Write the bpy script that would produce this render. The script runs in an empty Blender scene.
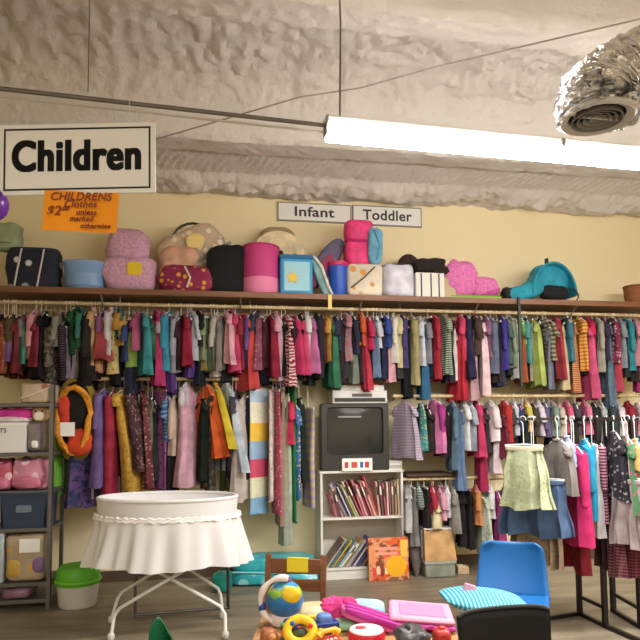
import bpy, math, random
from mathutils import Vector, Matrix, noise
random.seed(7)
S = bpy.context.scene
COL = S.collection
PI = math.pi

# ------------------------------------------------------------------ camera
YAW, PITCH, ROLL = math.radians(9.5), math.radians(4.0), 0.009
F, CY, EYE = 620.0, 379.0, 1.5
fw = Vector((math.sin(YAW)*math.cos(PITCH), math.cos(YAW)*math.cos(PITCH), math.sin(PITCH)))
r0 = Vector((math.cos(YAW), -math.sin(YAW), 0))
u0 = r0.cross(fw)
rt = r0*math.cos(ROLL) - u0*math.sin(ROLL)
up = u0*math.cos(ROLL) + r0*math.sin(ROLL)
cam_d = bpy.data.cameras.new('camera')
cam = bpy.data.objects.new('camera', cam_d); COL.objects.link(cam)
m = Matrix.Identity(4)
for i in range(3):
    m[i][0] = rt[i]; m[i][1] = up[i]; m[i][2] = -fw[i]
m[2][3] = EYE
cam.matrix_world = m
cam_d.sensor_width = 36; cam_d.lens = 36*F/640; cam_d.shift_y = (CY-320)/640
cam_d.clip_start = .05
S.camera = cam
ORG = Vector((0, 0, EYE))
def ray(px, py): return fw*F + rt*(px-320) + up*(CY-py)
def atY(px, py, Y):
    d = ray(px, py); return ORG + d*(Y/d.y)
def atZ(px, py, z):
    d = ray(px, py); return ORG + d*((z-EYE)/d.z)
def atD(px, py, dep):
    d = ray(px, py); return ORG + d*(dep/F)
def proj(p):
    v = Vector(p)-ORG; k = F/v.dot(fw)
    return 320+v.dot(rt)*k, CY-v.dot(up)*k
def zcol(px, py, X, Y):
    """height of a point at (X, Y) that shows at picture row py"""
    d = math.hypot(X, Y); r = ray(px, py); return EYE + r.z*d/math.hypot(r.x, r.y)

# ------------------------------------------------------------------ materials
def lin(c):
    if isinstance(c, str): c = tuple(int(c[i:i+2], 16)/255 for i in (0, 2, 4))
    return tuple((v/12.92 if v <= .04045 else ((v+.055)/1.055)**2.4) for v in c) + (1,)
MATS = {}
def mat(col, rough=.6, metal=0, pat=None, col2=None, scale=1.0, bump=0.0, emit=0, alpha=1, trans=0, sheen=0, spec=.5):
    key = (col, rough, metal, pat, col2, scale, bump, emit, alpha, trans, sheen, spec)
    if key in MATS: return MATS[key]
    M = bpy.data.materials.new('surface'); M.use_nodes = True
    N = M.node_tree.nodes; L = M.node_tree.links; b = N['Principled BSDF']
    b.inputs['Roughness'].default_value = rough; b.inputs['Metallic'].default_value = metal
    b.inputs['Specular IOR Level'].default_value = spec
    c1 = lin(col); c2 = lin(col2) if col2 else None
    tc = N.new('ShaderNodeTexCoord')
    def nz(sc, det=3, src=None):
        n = N.new('ShaderNodeTexNoise'); n.inputs['Scale'].default_value = sc*scale; n.inputs['Detail'].default_value = det
        L.new(src or tc.outputs['Object'], n.inputs['Vector']); return n.outputs['Fac']
    def ramp(fac, stops, interp='LINEAR'):
        r = N.new('ShaderNodeValToRGB'); r.color_ramp.interpolation = interp
        e = r.color_ramp.elements
        while len(e) < len(stops): e.new(.5)
        for k, (p, c) in enumerate(stops): e[k].position = p; e[k].color = c
        L.new(fac, r.inputs['Fac']); return r.outputs['Color']
    def mix(fac, a, bb, mode='MIX'):
        x = N.new('ShaderNodeMix'); x.data_type = 'RGBA'; x.blend_type = mode
        for s, v in ((0, fac), (6, a), (7, bb)):
            if isinstance(v, (int, float, tuple)): x.inputs[s].default_value = v
            else: L.new(v, x.inputs[s])
        return x.outputs[2]
    def wave(axis, sc, dist=0):
        w = N.new('ShaderNodeTexWave'); w.bands_direction = axis; w.inputs['Scale'].default_value = sc*scale
        w.inputs['Distortion'].default_value = dist
        L.new(tc.outputs['Object'], w.inputs['Vector']); return w.outputs['Fac']
    def vor(sc, out='Color'):
        v = N.new('ShaderNodeTexVoronoi'); v.inputs['Scale'].default_value = sc*scale
        L.new(tc.outputs['Object'], v.inputs['Vector']); return v.outputs[out]
    def sepx(c):
        s = N.new('ShaderNodeSeparateColor'); L.new(c, s.inputs[0]); return s
    col_s = None
    dk = tuple(v*.72 for v in c1[:3])+(1,); lt = tuple(min(1, v*1.18+.01) for v in c1[:3])+(1,)
    if pat is None or pat == 'cloth':
        col_s = ramp(nz(9), [(.3, dk), (.7, lt)]) if pat == 'cloth' else None
    elif pat == 'stripe': col_s = mix(ramp(wave('Z', 14), [(.42, (0,0,0,1)), (.5, (1,1,1,1))]), c1, c2)
    elif pat == 'vstripe': col_s = mix(ramp(wave('X', 14), [(.45, (0,0,0,1)), (.52, (1,1,1,1))]), c1, c2)
    elif pat == 'plaid':
        a = ramp(wave('Z', 12), [(.4, (0,0,0,1)), (.55, (.6,.6,.6,1))]); c = ramp(wave('X', 12), [(.4, (0,0,0,1)), (.55, (.6,.6,.6,1))])
        col_s = mix(mix(.5, a, c, 'ADD'), c1, c2)
    elif pat == 'floral':
        s = sepx(vor(38)); d = vor(38, 'Distance')
        a = ramp(d, [(.32, (1,1,1,1)), (.42, (0,0,0,1))]); k = ramp(s.outputs[0], [(.35, (0,0,0,1)), (.45, (1,1,1,1))])
        x = mix(1.0, a, k, 'MULTIPLY'); col_s = mix(x, ramp(nz(9), [(.3, dk), (.7, lt)]), c2)
    elif pat == 'camo':
        col_s = mix(ramp(nz(24, 2), [(.47, (0,0,0,1)), (.53, (1,1,1,1))]), c1, c2)
        col_s = mix(ramp(nz(37, 1), [(.6, (0,0,0,1)), (.63, (.7,.7,.7,1))]), col_s, (.02,.02,.015,1))
    elif pat == 'zebra': col_s = mix(ramp(wave('Z', 9, 9), [(.45, (0,0,0,1)), (.55, (1,1,1,1))]), c1, c2)
    elif pat == 'dots': col_s = mix(ramp(vor(45, 'Distance'), [(.28, (1,1,1,1)), (.36, (0,0,0,1))]), c1, c2)
    elif pat == 'patch':
        sx_ = N.new('ShaderNodeSeparateXYZ'); L.new(tc.outputs['Object'], sx_.inputs[0])
        mm = N.new('ShaderNodeMapRange'); mm.inputs[1].default_value = -1.28; mm.inputs[2].default_value = -.06; mm.inputs[3].default_value = 1; mm.inputs[4].default_value = 0; L.new(sx_.outputs['Z'], mm.inputs[0])
        col_s = ramp(mm.outputs[0], [(0, lin('B9D0E2')), (.13, lin('ECE8D0')), (.29, lin('F4C850')), (.43, lin('9CBCD8')), (.57, lin('D85A78')), (.71, lin('E4E4C4')), (.86, lin('8CB8D8'))], 'CONSTANT')
        col_s = mix(.5, col_s, mix(ramp(vor(60, 'Distance'), [(.3, (1,1,1,1)), (.4, (0,0,0,1))]), (1,1,1,1), (.85,.75,.85,1)), 'MULTIPLY')
    elif pat == 'wood':
        mp = N.new('ShaderNodeMapping'); mp.inputs['Scale'].default_value = (1, 14, 14); L.new(tc.outputs['Object'], mp.inputs[0])
        col_s = ramp(nz(2.2, 6, mp.outputs[0]), [(.25, dk), (.75, lt)])
    elif pat == 'speck':
        col_s = ramp(nz(60, 4), [(.3, dk), (.7, lt)])
    if pat in ('stripe', 'vstripe', 'plaid', 'zebra', 'dots', 'patch', 'camo') :
        col_s = mix(.35, col_s, ramp(nz(8), [(.3, (.6,.6,.6,1)), (.7, (1,1,1,1))]), 'MULTIPLY')
    if col_s is None: b.inputs['Base Color'].default_value = c1
    else: L.new(col_s, b.inputs['Base Color'])
    if bump:
        bp = N.new('ShaderNodeBump'); bp.inputs['Strength'].default_value = min(1, bump); bp.inputs['Distance'].default_value = .012
        L.new(nz(28 if pat != 'speck' else 18, 4), bp.inputs['Height']); L.new(bp.outputs[0], b.inputs['Normal'])
    if emit:
        b.inputs['Emission Color'].default_value = c1; b.inputs['Emission Strength'].default_value = emit
    if alpha < 1: b.inputs['Alpha'].default_value = alpha
    if trans: b.inputs['Transmission Weight'].default_value = trans
    MATS[key] = M; return M
def tone(c):
    v = [int(c[i:i+2], 16) for i in (0, 2, 4)]; g = sum(v)/3
    return ''.join('%02X' % max(0, min(255, int((g+(x-g)*.86)*.85))) for x in v)
def fab(col, pat='cloth', col2=None, scale=1.0):
    col = tone(col); col2 = tone(col2) if col2 else None
    return mat(col, .88, 0, pat, col2, scale, .25, spec=.2)

# ------------------------------------------------------------------ mesh builder
class MB:
    def __init__(s): s.v = []; s.f = []
    def add(s, vs, fs):
        n = len(s.v); s.v += [Vector(p) for p in vs]; s.f += [tuple(i+n for i in f) for f in fs]; return s
    def box(s, a, b, M=None):
        (x0, y0, z0), (x1, y1, z1) = a, b
        vs = [Vector(p) for p in ((x0,y0,z0),(x1,y0,z0),(x1,y1,z0),(x0,y1,z0),(x0,y0,z1),(x1,y0,z1),(x1,y1,z1),(x0,y1,z1))]
        if M: vs = [M @ p for p in vs]
        return s.add(vs, [(0,3,2,1),(4,5,6,7),(0,1,5,4),(1,2,6,5),(2,3,7,6),(3,0,4,7)])
    def rbox(s, a, b, r=.01, M=None):
        """box with rounded vertical and horizontal edges"""
        c = [(a[i]+b[i])/2 for i in range(3)]; h = [(b[i]-a[i])/2 for i in range(3)]
        return s.blob(c, [2*x for x in h], .25, .25, 0, 0, 0, 20, 14, M)
    def blob(s, c, size, e1=.6, e2=.6, amp=0, fr=3, seed=0, nu=22, nv=14, M=None):
        sp = lambda w, e: math.copysign(abs(w)**e, w)
        vs = []; fs = []
        for j in range(nv+1):
            ph = -PI/2 + PI*j/nv
            for i in range(nu):
                th = 2*PI*i/nu
                p = Vector((size[0]/2*sp(math.cos(ph), e1)*sp(math.cos(th), e2), size[1]/2*sp(math.cos(ph), e1)*sp(math.sin(th), e2), size[2]/2*sp(math.sin(ph), e1)))
                if amp:
                    k = 1+amp*noise.noise(Vector((p.x/size[0], p.y/size[1], p.z/size[2]))*fr + Vector((seed*7.3, seed*1.7, 0)))
                    p = Vector((p.x*k, p.y*k, p.z*(1+(k-1)*(1 if p.z > 0 else 0))))
                p += Vector(c)
                vs.append(M @ p if M else p)
        for j in range(nv):
            for i in range(nu):
                fs.append((j*nu+i, j*nu+(i+1) % nu, (j+1)*nu+(i+1) % nu, (j+1)*nu+i))
        return s.add(vs, fs)
    def tube(s, pts, r, n=8, cap=True, closed=False, rz=None):
        pts = [Vector(p) for p in pts]; m_ = len(pts)
        rs = r if isinstance(r, (list, tuple)) else [r]*m_
        vs = []; prev = None
        for i, p in enumerate(pts):
            if closed: t = pts[(i+1) % m_]-pts[i-1]
            else: t = pts[min(i+1, m_-1)]-pts[max(i-1, 0)]
            t.normalize()
            if prev is None:
                a = Vector((0, 0, 1)) if abs(t.z) < .9 else Vector((1, 0, 0))
                prev = t.cross(a).normalized()
            prev = (prev - t*prev.dot(t)).normalized(); q = t.cross(prev)
            for k in range(n):
                an = 2*PI*k/n; vs.append(p + (prev*math.cos(an) + q*math.sin(an))*rs[i])
        fs = []
        for i in range(m_ if closed else m_-1):
            j = (i+1) % m_
            for k in range(n): fs.append((i*n+k, i*n+(k+1) % n, j*n+(k+1) % n, j*n+k))
        if cap and not closed:
            fs.append(tuple(range(n-1, -1, -1))); fs.append(tuple((m_-1)*n+k for k in range(n)))
        return s.add(vs, fs)
    def rings(s, rs, cap0=False, cap1=False):
        n = len(rs[0]); vs = [p for r_ in rs for p in r_]; fs = []
        for j in range(len(rs)-1):
            for k in range(n): fs.append((j*n+k, j*n+(k+1) % n, (j+1)*n+(k+1) % n, (j+1)*n+k))
        if cap0: fs.append(tuple(range(n-1, -1, -1)))
        if cap1: fs.append(tuple((len(rs)-1)*n+k for k in range(n)))
        return s.add(vs, fs)
    def lathe(s, prof, n=28, c=(0, 0, 0), sx=1, sy=1, cap0=True, cap1=True):
        return s.rings([[Vector((c[0]+r*sx*math.cos(2*PI*k/n), c[1]+r*sy*math.sin(2*PI*k/n), c[2]+z)) for k in range(n)] for r, z in prof], cap0, cap1)
    def prism(s, poly, z0, z1, M=None):
        n = len(poly); vs = [Vector((x, y, z0)) for x, y in poly]+[Vector((x, y, z1)) for x, y in poly]
        if M: vs = [M @ p for p in vs]
        return s.add(vs, [tuple(range(n-1, -1, -1)), tuple(range(n, 2*n))]+[(i, (i+1) % n, n+(i+1) % n, n+i) for i in range(n)])
    def xf(s, M): s.v = [M @ p for p in s.v]; return s
    def build(s, name, material, parent=None, smooth=True, loc=None, bev=0, **k):
        me = bpy.data.meshes.new(name); me.from_pydata([tuple(p) for p in s.v], [], s.f); me.update()
        if material: me.materials.append(material)
        o = bpy.data.objects.new(name, me); COL.objects.link(o)
        if smooth:
            me.shade_smooth()
            try: me.set_sharp_from_angle(angle=math.radians(38))
            except Exception: pass
        if bev:
            b = o.modifiers.new('bevel', 'BEVEL'); b.width = bev; b.segments = 2; b.limit_method = 'ANGLE'; b.angle_limit = math.radians(50)
        if parent: o.parent = parent
        if loc is not None: o.location = loc
        for kk, vv in k.items(): o[kk] = vv
        return o
def tag(o, label, cat, group=None):
    o['label'] = label; o['category'] = cat
    if group: o['group'] = group
    return o
def thing(name, label, cat, loc=(0, 0, 0), rz=0, group=None):
    o = bpy.data.objects.new(name, None); COL.objects.link(o); o.location = loc; o.rotation_euler = (0, 0, rz)
    o.empty_display_size = .1
    return tag(o, label, cat, group)
def text_part(name, body, size, material, parent, loc, rot=(PI/2, 0, 0), bold=0, width=None, extr=.0006, shear=0):
    cu = bpy.data.curves.new('t', 'FONT'); cu.body = body; cu.size = size; cu.align_x = 'CENTER'; cu.align_y = 'CENTER'; cu.offset = min(bold, .003); cu.extrude = extr; cu.shear = shear
    cu.space_character = 1.0 + (bold*2.5/size if bold else 0)
    o = bpy.data.objects.new('t', cu); COL.objects.link(o)
    dg = bpy.context.evaluated_depsgraph_get(); me = bpy.data.meshes.new_from_object(o.evaluated_get(dg))
    bpy.data.objects.remove(o); me.materials.clear(); me.materials.append(material)
    if width:
        xs = [v.co.x for v in me.vertices]; k = width/(max(xs)-min(xs)); mid = (max(xs)+min(xs))/2
        for v in me.vertices: v.co.x = (v.co.x-mid)*k
    me.name = name
    if bold > .003:
        vv = [v.co.copy() for v in me.vertices]; ff = [tuple(p.vertices) for p in me.polygons]; V2 = []; F2 = []
        for dx, dy in ((-1, -.6), (1, -.6), (-1, .6), (1, .6), (0, 0)):
            n0 = len(V2); V2 += [(p.x+dx*bold, p.y+dy*bold, p.z) for p in vv]; F2 += [tuple(i+n0 for i in f) for f in ff]
        me = bpy.data.meshes.new(name); me.from_pydata(V2, [], F2); me.materials.append(material)
    t = bpy.data.objects.new(name, me); COL.objects.link(t); t.parent = parent; t.location = loc; t.rotation_euler = rot
    return t

# ------------------------------------------------------------------ room shell
WY = 6.3; XL, XR, YB = -5.0, 8.0, -5.0; HC = 3.84
def struct(name, mb, material, **k):
    o = mb.build(name, material, **k); o['kind'] = 'structure'; return o
wall_m = mat('F7E8BE', .8, bump=.06, scale=.35, spec=.25)
fl = bpy.data.materials.new('floor_surface'); fl.use_nodes = True
N = fl.node_tree.nodes; L = fl.node_tree.links; b = N['Principled BSDF']
tc = N.new('ShaderNodeTexCoord'); mp = N.new('ShaderNodeMapping'); mp.inputs['Scale'].default_value = (.5, 3.2, 1); L.new(tc.outputs['Object'], mp.inputs[0])
n1 = N.new('ShaderNodeTexNoise'); n1.inputs['Scale'].default_value = 2.2; n1.inputs['Detail'].default_value = 7; L.new(mp.outputs[0], n1.inputs[0])
rp = N.new('ShaderNodeValToRGB'); rp.color_ramp.elements[0].position = .3; rp.color_ramp.elements[1].position = .72
rp.color_ramp.elements[0].color = lin('6E6454'); rp.color_ramp.elements[1].color = lin('A2957F'); L.new(n1.outputs['Fac'], rp.inputs[0])
br = N.new('ShaderNodeTexBrick'); br.inputs['Scale'].default_value = 1; br.inputs['Brick Width'].default_value = 1.2; br.inputs['Row Height'].default_value = .15
br.inputs['Mortar Size'].default_value = .0025; br.inputs['Color1'].default_value = (.92,.92,.92,1); br.inputs['Color2'].default_value = (1.0,1.0,1.0,1); br.inputs['Mortar'].default_value = (.6,.55,.5,1)
L.new(tc.outputs['Object'], br.inputs[0])
mx = N.new('ShaderNodeMix'); mx.data_type = 'RGBA'; mx.blend_type = 'MULTIPLY'; mx.inputs[0].default_value = 1
L.new(rp.outputs[0], mx.inputs[6]); L.new(br.outputs[0], mx.inputs[7]); L.new(mx.outputs[2], b.inputs['Base Color'])
b.inputs['Roughness'].default_value = .42; b.inputs['Specular IOR Level'].default_value = .35
struct('floor', MB().box((XL, YB, -.1), (XR, WY, 0)), fl, smooth=False)
struct('wall_back', MB().box((XL, WY, 0), (XR, WY+.15, HC+.3)), wall_m, smooth=False)
struct('wall_left', MB().box((XL-.15, YB, 0), (XL, WY+.15, 5)), wall_m, smooth=False)
struct('wall_right', MB().box((XR, YB, 0), (XR+.15, WY+.15, 5)), wall_m, smooth=False)
struct('wall_rear', MB().box((XL, YB-.15, 0), (XR, YB, 5)), wall_m, smooth=False)
struct('baseboard_back', MB().box((XL, WY-.02, 0), (XR, WY, .1)), mat('5A4638', .6), smooth=False)

# foam-sprayed roof deck and beams: a profile across the room with lumps, run along the back wall
prof = [(6.34, 3.84, .3), (6.24, 3.85, 1.3), (6.08, 3.84, 1.6), (5.98, 3.88, 1.2), (5.92, 3.93, .4), (5.42, 4.05, .3), (5.38, 3.98, .3), (5.34, 3.87, .4), (5.1, 3.86, .5), (5.06, 3.9, .6),
        (5.02, 4.15, .9), (4.9, 4.32, 1.3), (4.6, 4.44, 1.5), (4.2, 4.47, 1.1), (3.9, 4.42, .8), (3.82, 4.3, .9), (3.8, 4.08, .6), (3.76, 4.03, .8), (3.52, 4.02, .8), (3.49, 4.08, .7), (3.46, 4.36, .6), (3.35, 4.5, .8), (2.2, 4.6, 1.0), (.8, 4.6, .6)]
pts = []
for a, c in zip(prof[:-1], prof[1:]):
    ln = math.hypot(a[0]-c[0], a[1]-c[1]); k = max(1, int(ln/.022))
    for i in range(k): t = i/k; pts.append([a[q]*(1-t)+c[q]*t for q in range(3)])
pts.append(list(prof[-1]))
NX = 480; X0, X1 = -3.4, 7.2
vs = []
for j, (y, z, am) in enumerate(pts):
    for i in range(NX+1):
        x = X0+(X1-X0)*i/NX
        n = noise.fractal(Vector((x*3.2, y*3.0, z*3)), 1.0, 2.0, 4)*.034
        n += noise.noise(Vector((x*1.1, y*1.4, 9)))*.04
        n += abs(noise.noise(Vector((x*8.5, y*8, z*8+3))))*.045 + abs(noise.noise(Vector((x*19, y*17, z*17))))*.022*(.4+1.2*max(0, noise.noise(Vector((x*.9, y*1.2, 2)))+.3))
        rib = 0
        if 5.38 < y < 5.92: rib = (.009+.006*noise.noise(Vector((x*1.7, 0, 3))))*math.sin((x+y*.55)*2*PI/.082+noise.noise(Vector((x*3, y*3, 0)))*2.6)
        if y < 4.9 and y > 3.9: rib = .012*math.sin(x*2*PI/.16+noise.noise(Vector((x*1.2, y*2, 4)))*4)*max(0, min(1, (1.6-x)*.5+.25))
        vs.append((x, y - n*am*.3, z - n*am - rib))
fs = [(j*(NX+1)+i, (j+1)*(NX+1)+i, (j+1)*(NX+1)+i+1, j*(NX+1)+i+1) for j in range(len(pts)-1) for i in range(NX)]
foam = mat('D6CEC6', .6, bump=.9, scale=1.0, spec=.45)
c_ = MB().add(vs, fs)
c_.box((XL, YB, 4.6), (XR, .85, 4.75)); c_.box((XL, .8, 4.75), (XR, WY+.15, 4.9)); c_.box((XL, .8, 4.6), (XL+1.7, WY, 4.76)); c_.box((XR-.9, .8, 4.6), (XR, WY, 4.76))
struct('ceiling', c_, foam)
p0 = atD(-30, 143, 5.0); p1 = atD(56, 104, 4.95)
struct('beam_brace', MB().tube([p0, p1], .035, 8), foam)

# ------------------------------------------------------------------ strip lights, conduit, wires
A = atZ(325, 131, 3.0); B = atZ(560, 153, 3.0); dirv = (B-A).normalized(); ang = math.atan2(dirv.y, dirv.x)
LT = (B-A).length
glow = mat('FFFAF4', .5, emit=48.0); glow2 = mat('FFFAF4', .5, emit=7.0); white_metal = mat('D9D6CF', .45)
def strip(p, rz, label, n):
    t = thing('strip_light', label, 'ceiling light', p, rz, 'fluorescent strip lights')
    MB().box((0, -.03, .038), (LT-.01, .03, .075)).build('housing', white_metal, t, bev=.006)
    rs = []
    for i in range(2):
        rs.append([Vector((.012+(LT-.024)*i, .05*math.cos(2*PI*k/20), -.004+.05*math.sin(2*PI*k/20))) for k in range(20)])
    MB().rings(rs, True, True).build('diffuser', glow2 if 'behind the camera' in label else glow, t)
    for x in (0, LT-.018): MB().box((x, -.04, -.03), (x+.012, .04, .07)).build('end_cap', mat('8E8A84', .5), t)
    for x in ((.08,) if 'beside the silver duct' not in label else (LT-.12,)):
        MB().tube([(x, 0, .07), (x+.01, 0, .6), (x, 0, 1.05)], .005, 5).build('hanging_wire', mat('77706A', .5, .6), t)
    ld = bpy.data.lights.new('tube_light', 'AREA'); ld.shape = 'RECTANGLE'; ld.size = LT-.1; ld.size_y = .1; ld.energy = n; ld.color = (1, .98, .965)
    lo = bpy.data.objects.new('tube_light', ld); COL.objects.link(lo); lo.parent = t; lo.location = (LT/2, 0, -.06)
    return t
strip(A, ang, 'long white fluorescent strip light glowing under the foam ceiling, left end by the conduit', 34)
strip(A+dirv*(LT+.0), ang, 'white fluorescent strip light beside the silver duct, running on toward the corner', 34)
k_ = 0
for yy in (-.2, -3.2):
    for xx in (-3, -.2, 2.6, 5.2):
        k_ += 1; strip(Vector((xx, yy, 3.3)), 0, 'white fluorescent strip light in the rows behind the camera', 34)
strip(A+dirv*(LT*2+.1), ang, 'white fluorescent strip light farthest along the row past the duct', 70)
C0 = atZ(-40, 84, 3.03); C1 = A+Vector((0, 0, .03))
t = thing('conduit', 'thin grey metal conduit running level to the end of the strip light', 'pipe', C0)
MB().tube([Vector((0, 0, 0)), C1-C0], .011, 8).build('pipe', mat('77716B', .4, .8), t)
MB().tube([Vector((0, .03, -.022)), C1-C0+Vector((0, .03, -.022))], .006, 6).build('cable', mat('C9C2B8', .5), t)
q = atD(88, 92, 2.95)-C0
MB().tube([q, q+Vector((0, 0, 1.5))], .003, 5).build('hanging_wire', mat('77706A', .5, .6), t)
pts_ = [atD(150, 141, 4.3), atD(300, 97, 4.1), atD(360, 88, 4.0), atD(435, 67, 3.9), atD(640, 19, 3.6), atD(700, 5, 3.5)]
tag(MB().tube(pts_, .005, 6).build('ceiling_cable', mat('8D8378', .6)), 'thin slack cable strung across under the foam ceiling from conduit to duct', 'cable')

# silver flexible duct with round diffuser
DC = atD(597, 119, 3.0)
t = thing('flexible_duct', 'crinkled silver foil flexible duct bending down to a round air diffuser', 'duct', DC)
path = []
for i in range(64):
    s_ = i/63
    a = atD(600+s_*150, 106-110*s_**1.0+20*math.sin(s_*3), 3.0-.1*s_) - DC
    path.append(a+Vector((0, 0, .02)))
vs = []; n_ = 40
ctr = [Vector((0, 0, .01)), Vector((.0, 0, .05)), Vector((.03, 0, .11)), Vector((.11, 0, .19)), Vector((.22, -.02, .26)), Vector((.38, -.04, .33)), Vector((.65, -.06, .41)), Vector((1.0, -.08, .45)), Vector((1.7, -.1, .47))]
def cr(P, n):
    out = []
    for i in range(len(P)-1):
        a, b_, c, d = P[max(i-1, 0)], P[i], P[i+1], P[min(i+2, len(P)-1)]
        for k in range(n):
            t_ = k/n; out.append(.5*((2*b_)+(c-a)*t_+(2*a-5*b_+4*c-d)*t_*t_+(3*b_-a-3*c+d)*t_**3))
    return out+[P[-1]]
cp = cr(ctr, 22)
rad = [.165+.012*math.cos(i*PI*.66)+.012*noise.noise(Vector((i*.3, 0, 0))) + .03*max(0, 1-abs(i-45)/40) for i in range(len(cp))]
mb = MB().tube(cp, rad, 72, cap=False)
mb.v = [p+Vector((noise.noise(p*22), noise.noise(p*22+Vector((5, 1, 2))), noise.noise(p*22+Vector((9, 3, 8)))))*.016 + Vector((noise.noise(p*55), noise.noise(p*50+Vector((5, 1, 2))), noise.noise(p*52)))*.008 for p in mb.v]
mb.build('foil_hose', mat('E6E4E2', .2, .92, bump=1), t)
dz = mat('C8C4BE', .45)
MB().lathe([(.155, .03), (.172, .018), (.176, .0), (.165, -.008), (.13, .008), (.128, .02)], 40, cap0=False, cap1=False).build('collar', dz, t)
for k, r in enumerate((.115, .088, .06, .032)):
    MB().lathe([(r, -.012+.004*k), (r+.004, -.012+.004*k), (r-.004, .014), (r-.008, .014), (r, -.012+.004*k)], 32, cap0=False, cap1=False).build('diffuser_ring', mat('8E8A84', .45), t)
MB().lathe([(.13, .03), (.01, .032)], 24, cap0=False).build('throat', mat('1E1C1A', .9), t)
MB().box((-.12, -.005, .0), (.12, .005, .02)).build('cross_bar', dz, t)

# ------------------------------------------------------------------ signs
def P3(px, py, d): return atD(px, py, d)
blackp = mat('111111', .6); whitep = mat('F1F0EC', .6)
sc = P3(77.5, 159, 2.88); W_ = (P3(156, 160, 2.88)-P3(0, 160, 2.88)).length; H_ = 72*2.88/F
t = thing('hanging_sign', 'large white hanging sign reading Children inside a black border line', 'sign', sc, -YAW+.0)
t.rotation_euler = (0, -.012, -YAW)
MB().box((-W_/2, -.004, -H_/2), (W_/2, .004, H_/2)).build('board', whitep, t, smooth=False)
bw = W_/2-.022; bh = H_/2-.02; g = MB()
for a, c in (((-bw, -bh), (bw, -bh+.008)), ((-bw, bh-.008), (bw, bh)), ((-bw, -bh), (-bw+.008, bh)), ((bw-.008, -bh), (bw, bh))):
    g.box((a[0], -.006, a[1]), (c[0], -.0042, c[1]))
g.build('border', blackp, t, smooth=False)
text_part('lettering', 'Children', .2, blackp, t, (-.003, -.005, .008), bold=.0055, width=(141-14)*2.88/F)
for x in (-.24, .24):
    MB().tube([(x, 0, H_/2-.01), (x, 0, H_/2+.12)], .0015, 5).build('hanging_string', mat('CFCBC4', .5), t)
nc = P3(81, 212, 2.86)
t = thing('price_note', 'orange paper note with handwritten clothes price taped below the Children sign', 'note', nc, -YAW)
t.rotation_euler = (0, .05, -YAW)
nw, nh = 75*2.86/F, 41*2.86/F; rs = []
MB().add([(-nw/2+nw*i/8, -.004-.006*math.sin(i*.9)-(.001 if k else 0), s_*nh/2) for k in (0, 1) for s_ in (-1, 1) for i in range(9)],
         [(i, i+1, i+10, i+9) for i in range(8)]+[(i+18, i+27, i+28, i+19) for i in range(8)]).build('paper', mat('FF9F0A', .7), t)
ink = mat('8A3A2A', .7)
for k, (s_, sz, x, z) in enumerate((('CHILDRENS', .052, -.0, .066), ('Clothes', .046, .0, .032), ('$2', .062, -.12, -.005), ('.00', .03, -.07, .008), ('unless', .036, .03, -.006), ('marked', .034, .01, -.036), ('otherwise', .032, .075, -.068))):
    text_part('handwriting', s_, sz, ink if k < 3 else mat('7A2A1A', .7), t, (x, -.0155, z), rot=(PI/2, -.03, 0), bold=.0008, shear=.2)
def wallsign(x0, y0, x1, y1, s_, tilt):
    Y = WY-.02; a = atY(x0, (y0+y1)/2, Y); c = atY(x1, (y0+y1)/2, Y); w = c.x-a.x; z0 = atY((x0+x1)/2, y1, Y).z; z1 = atY((x0+x1)/2, y0, Y).z; h = z1-z0
    t = thing('wall_sign', 'small white rectangular sign reading %s on the yellow back wall' % s_, 'sign', ((a.x+c.x)/2, Y, (z0+z1)/2))
    t.rotation_euler = (0, tilt, 0)
    MB().box((-w/2, -.004, -h/2), (w/2, .018, h/2)).build('board', mat('8D8B86', .6), t, smooth=False)
    MB().box((-w/2+.012, -.006, -h/2+.012), (w/2-.012, -.0041, h/2-.012)).build('face', whitep, t, smooth=False)
    text_part('lettering', s_, h*.72, mat('3A3A3A', .6), t, (0, -.007, .0), bold=.003, width=w*(.54 if s_ == 'Infant' else .71))
wallsign(277.5, 203.5, 351, 222, 'Infant', .0)
wallsign(352.5, 206.5, 421.5, 226, 'Toddler', .0)
bc = P3(-8, 204, 2.88)
t = thing('balloon', 'shiny purple balloon hanging at the left of the Children sign', 'balloon', bc)
MB().blob((0, 0, 0), (.145, .145, .16), 1, 1).build('balloon_skin', mat('6A2BA0', .25), t)
MB().tube([(0, 0, .08), (0, 0, .5)], .0015, 5).build('ribbon', mat('C8B8D8', .5), t)

# ------------------------------------------------------------------ top shelf and rails
SY, SZ = 5.75, 2.715
woodd = mat('7C5232', .5, pat='wood'); rodm = mat('D8BE8E', .5, pat='wood'); steel = mat('A8A39A', .4, .7)
def RX(px, py, Y): return atY(px, py, Y).x
t = thing('wall_shelf', 'long brown wooden shelf running along the yellow back wall above the clothes', 'shelf', (0, 0, SZ))
MB().box((-3.2, SY, -.03), (6.6, WY, 0)).build('board', woodd, t, bev=.003)
MB().box((-3.2, SY-.018, -.05), (6.6, SY, .004)).build('front_edge', mat('7E5030', .45, pat='wood'), t, bev=.003)
MB().box((-3.2, WY-.03, -.16), (6.6, WY, -.035)).build('wall_cleat', rodm, t, smooth=False)
for px in (105, 240, 357, 470, 565):
    x = RX(px, 300, 6.0)
    MB().tube([(x, SY+.03, -.04), (x, SY+.17, -.13), (x, WY-.03, -.3)], .008, 6).build('bracket', steel, t)
RZ, RY = 2.612, 5.93
def rail(label, x0, x1, Y, z, m_=rodm, r=.017, posts=()):
    t = thing('clothes_rail', label, 'clothes rail', (0, Y, z))
    MB().tube([(x0, 0, 0), (x1, 0, 0)], r, 12).build('rod', m_, t)
    for x in posts: MB().tube([(x, WY-Y-.0, -.06), (x, .02, -.02), (x, 0, -r)], .008, 6).build('bracket', steel, t)
    return t
tt = rail('long upper wooden clothes rail under the brown shelf, packed with hangers', -3.1, 6.4, RY, RZ)
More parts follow.
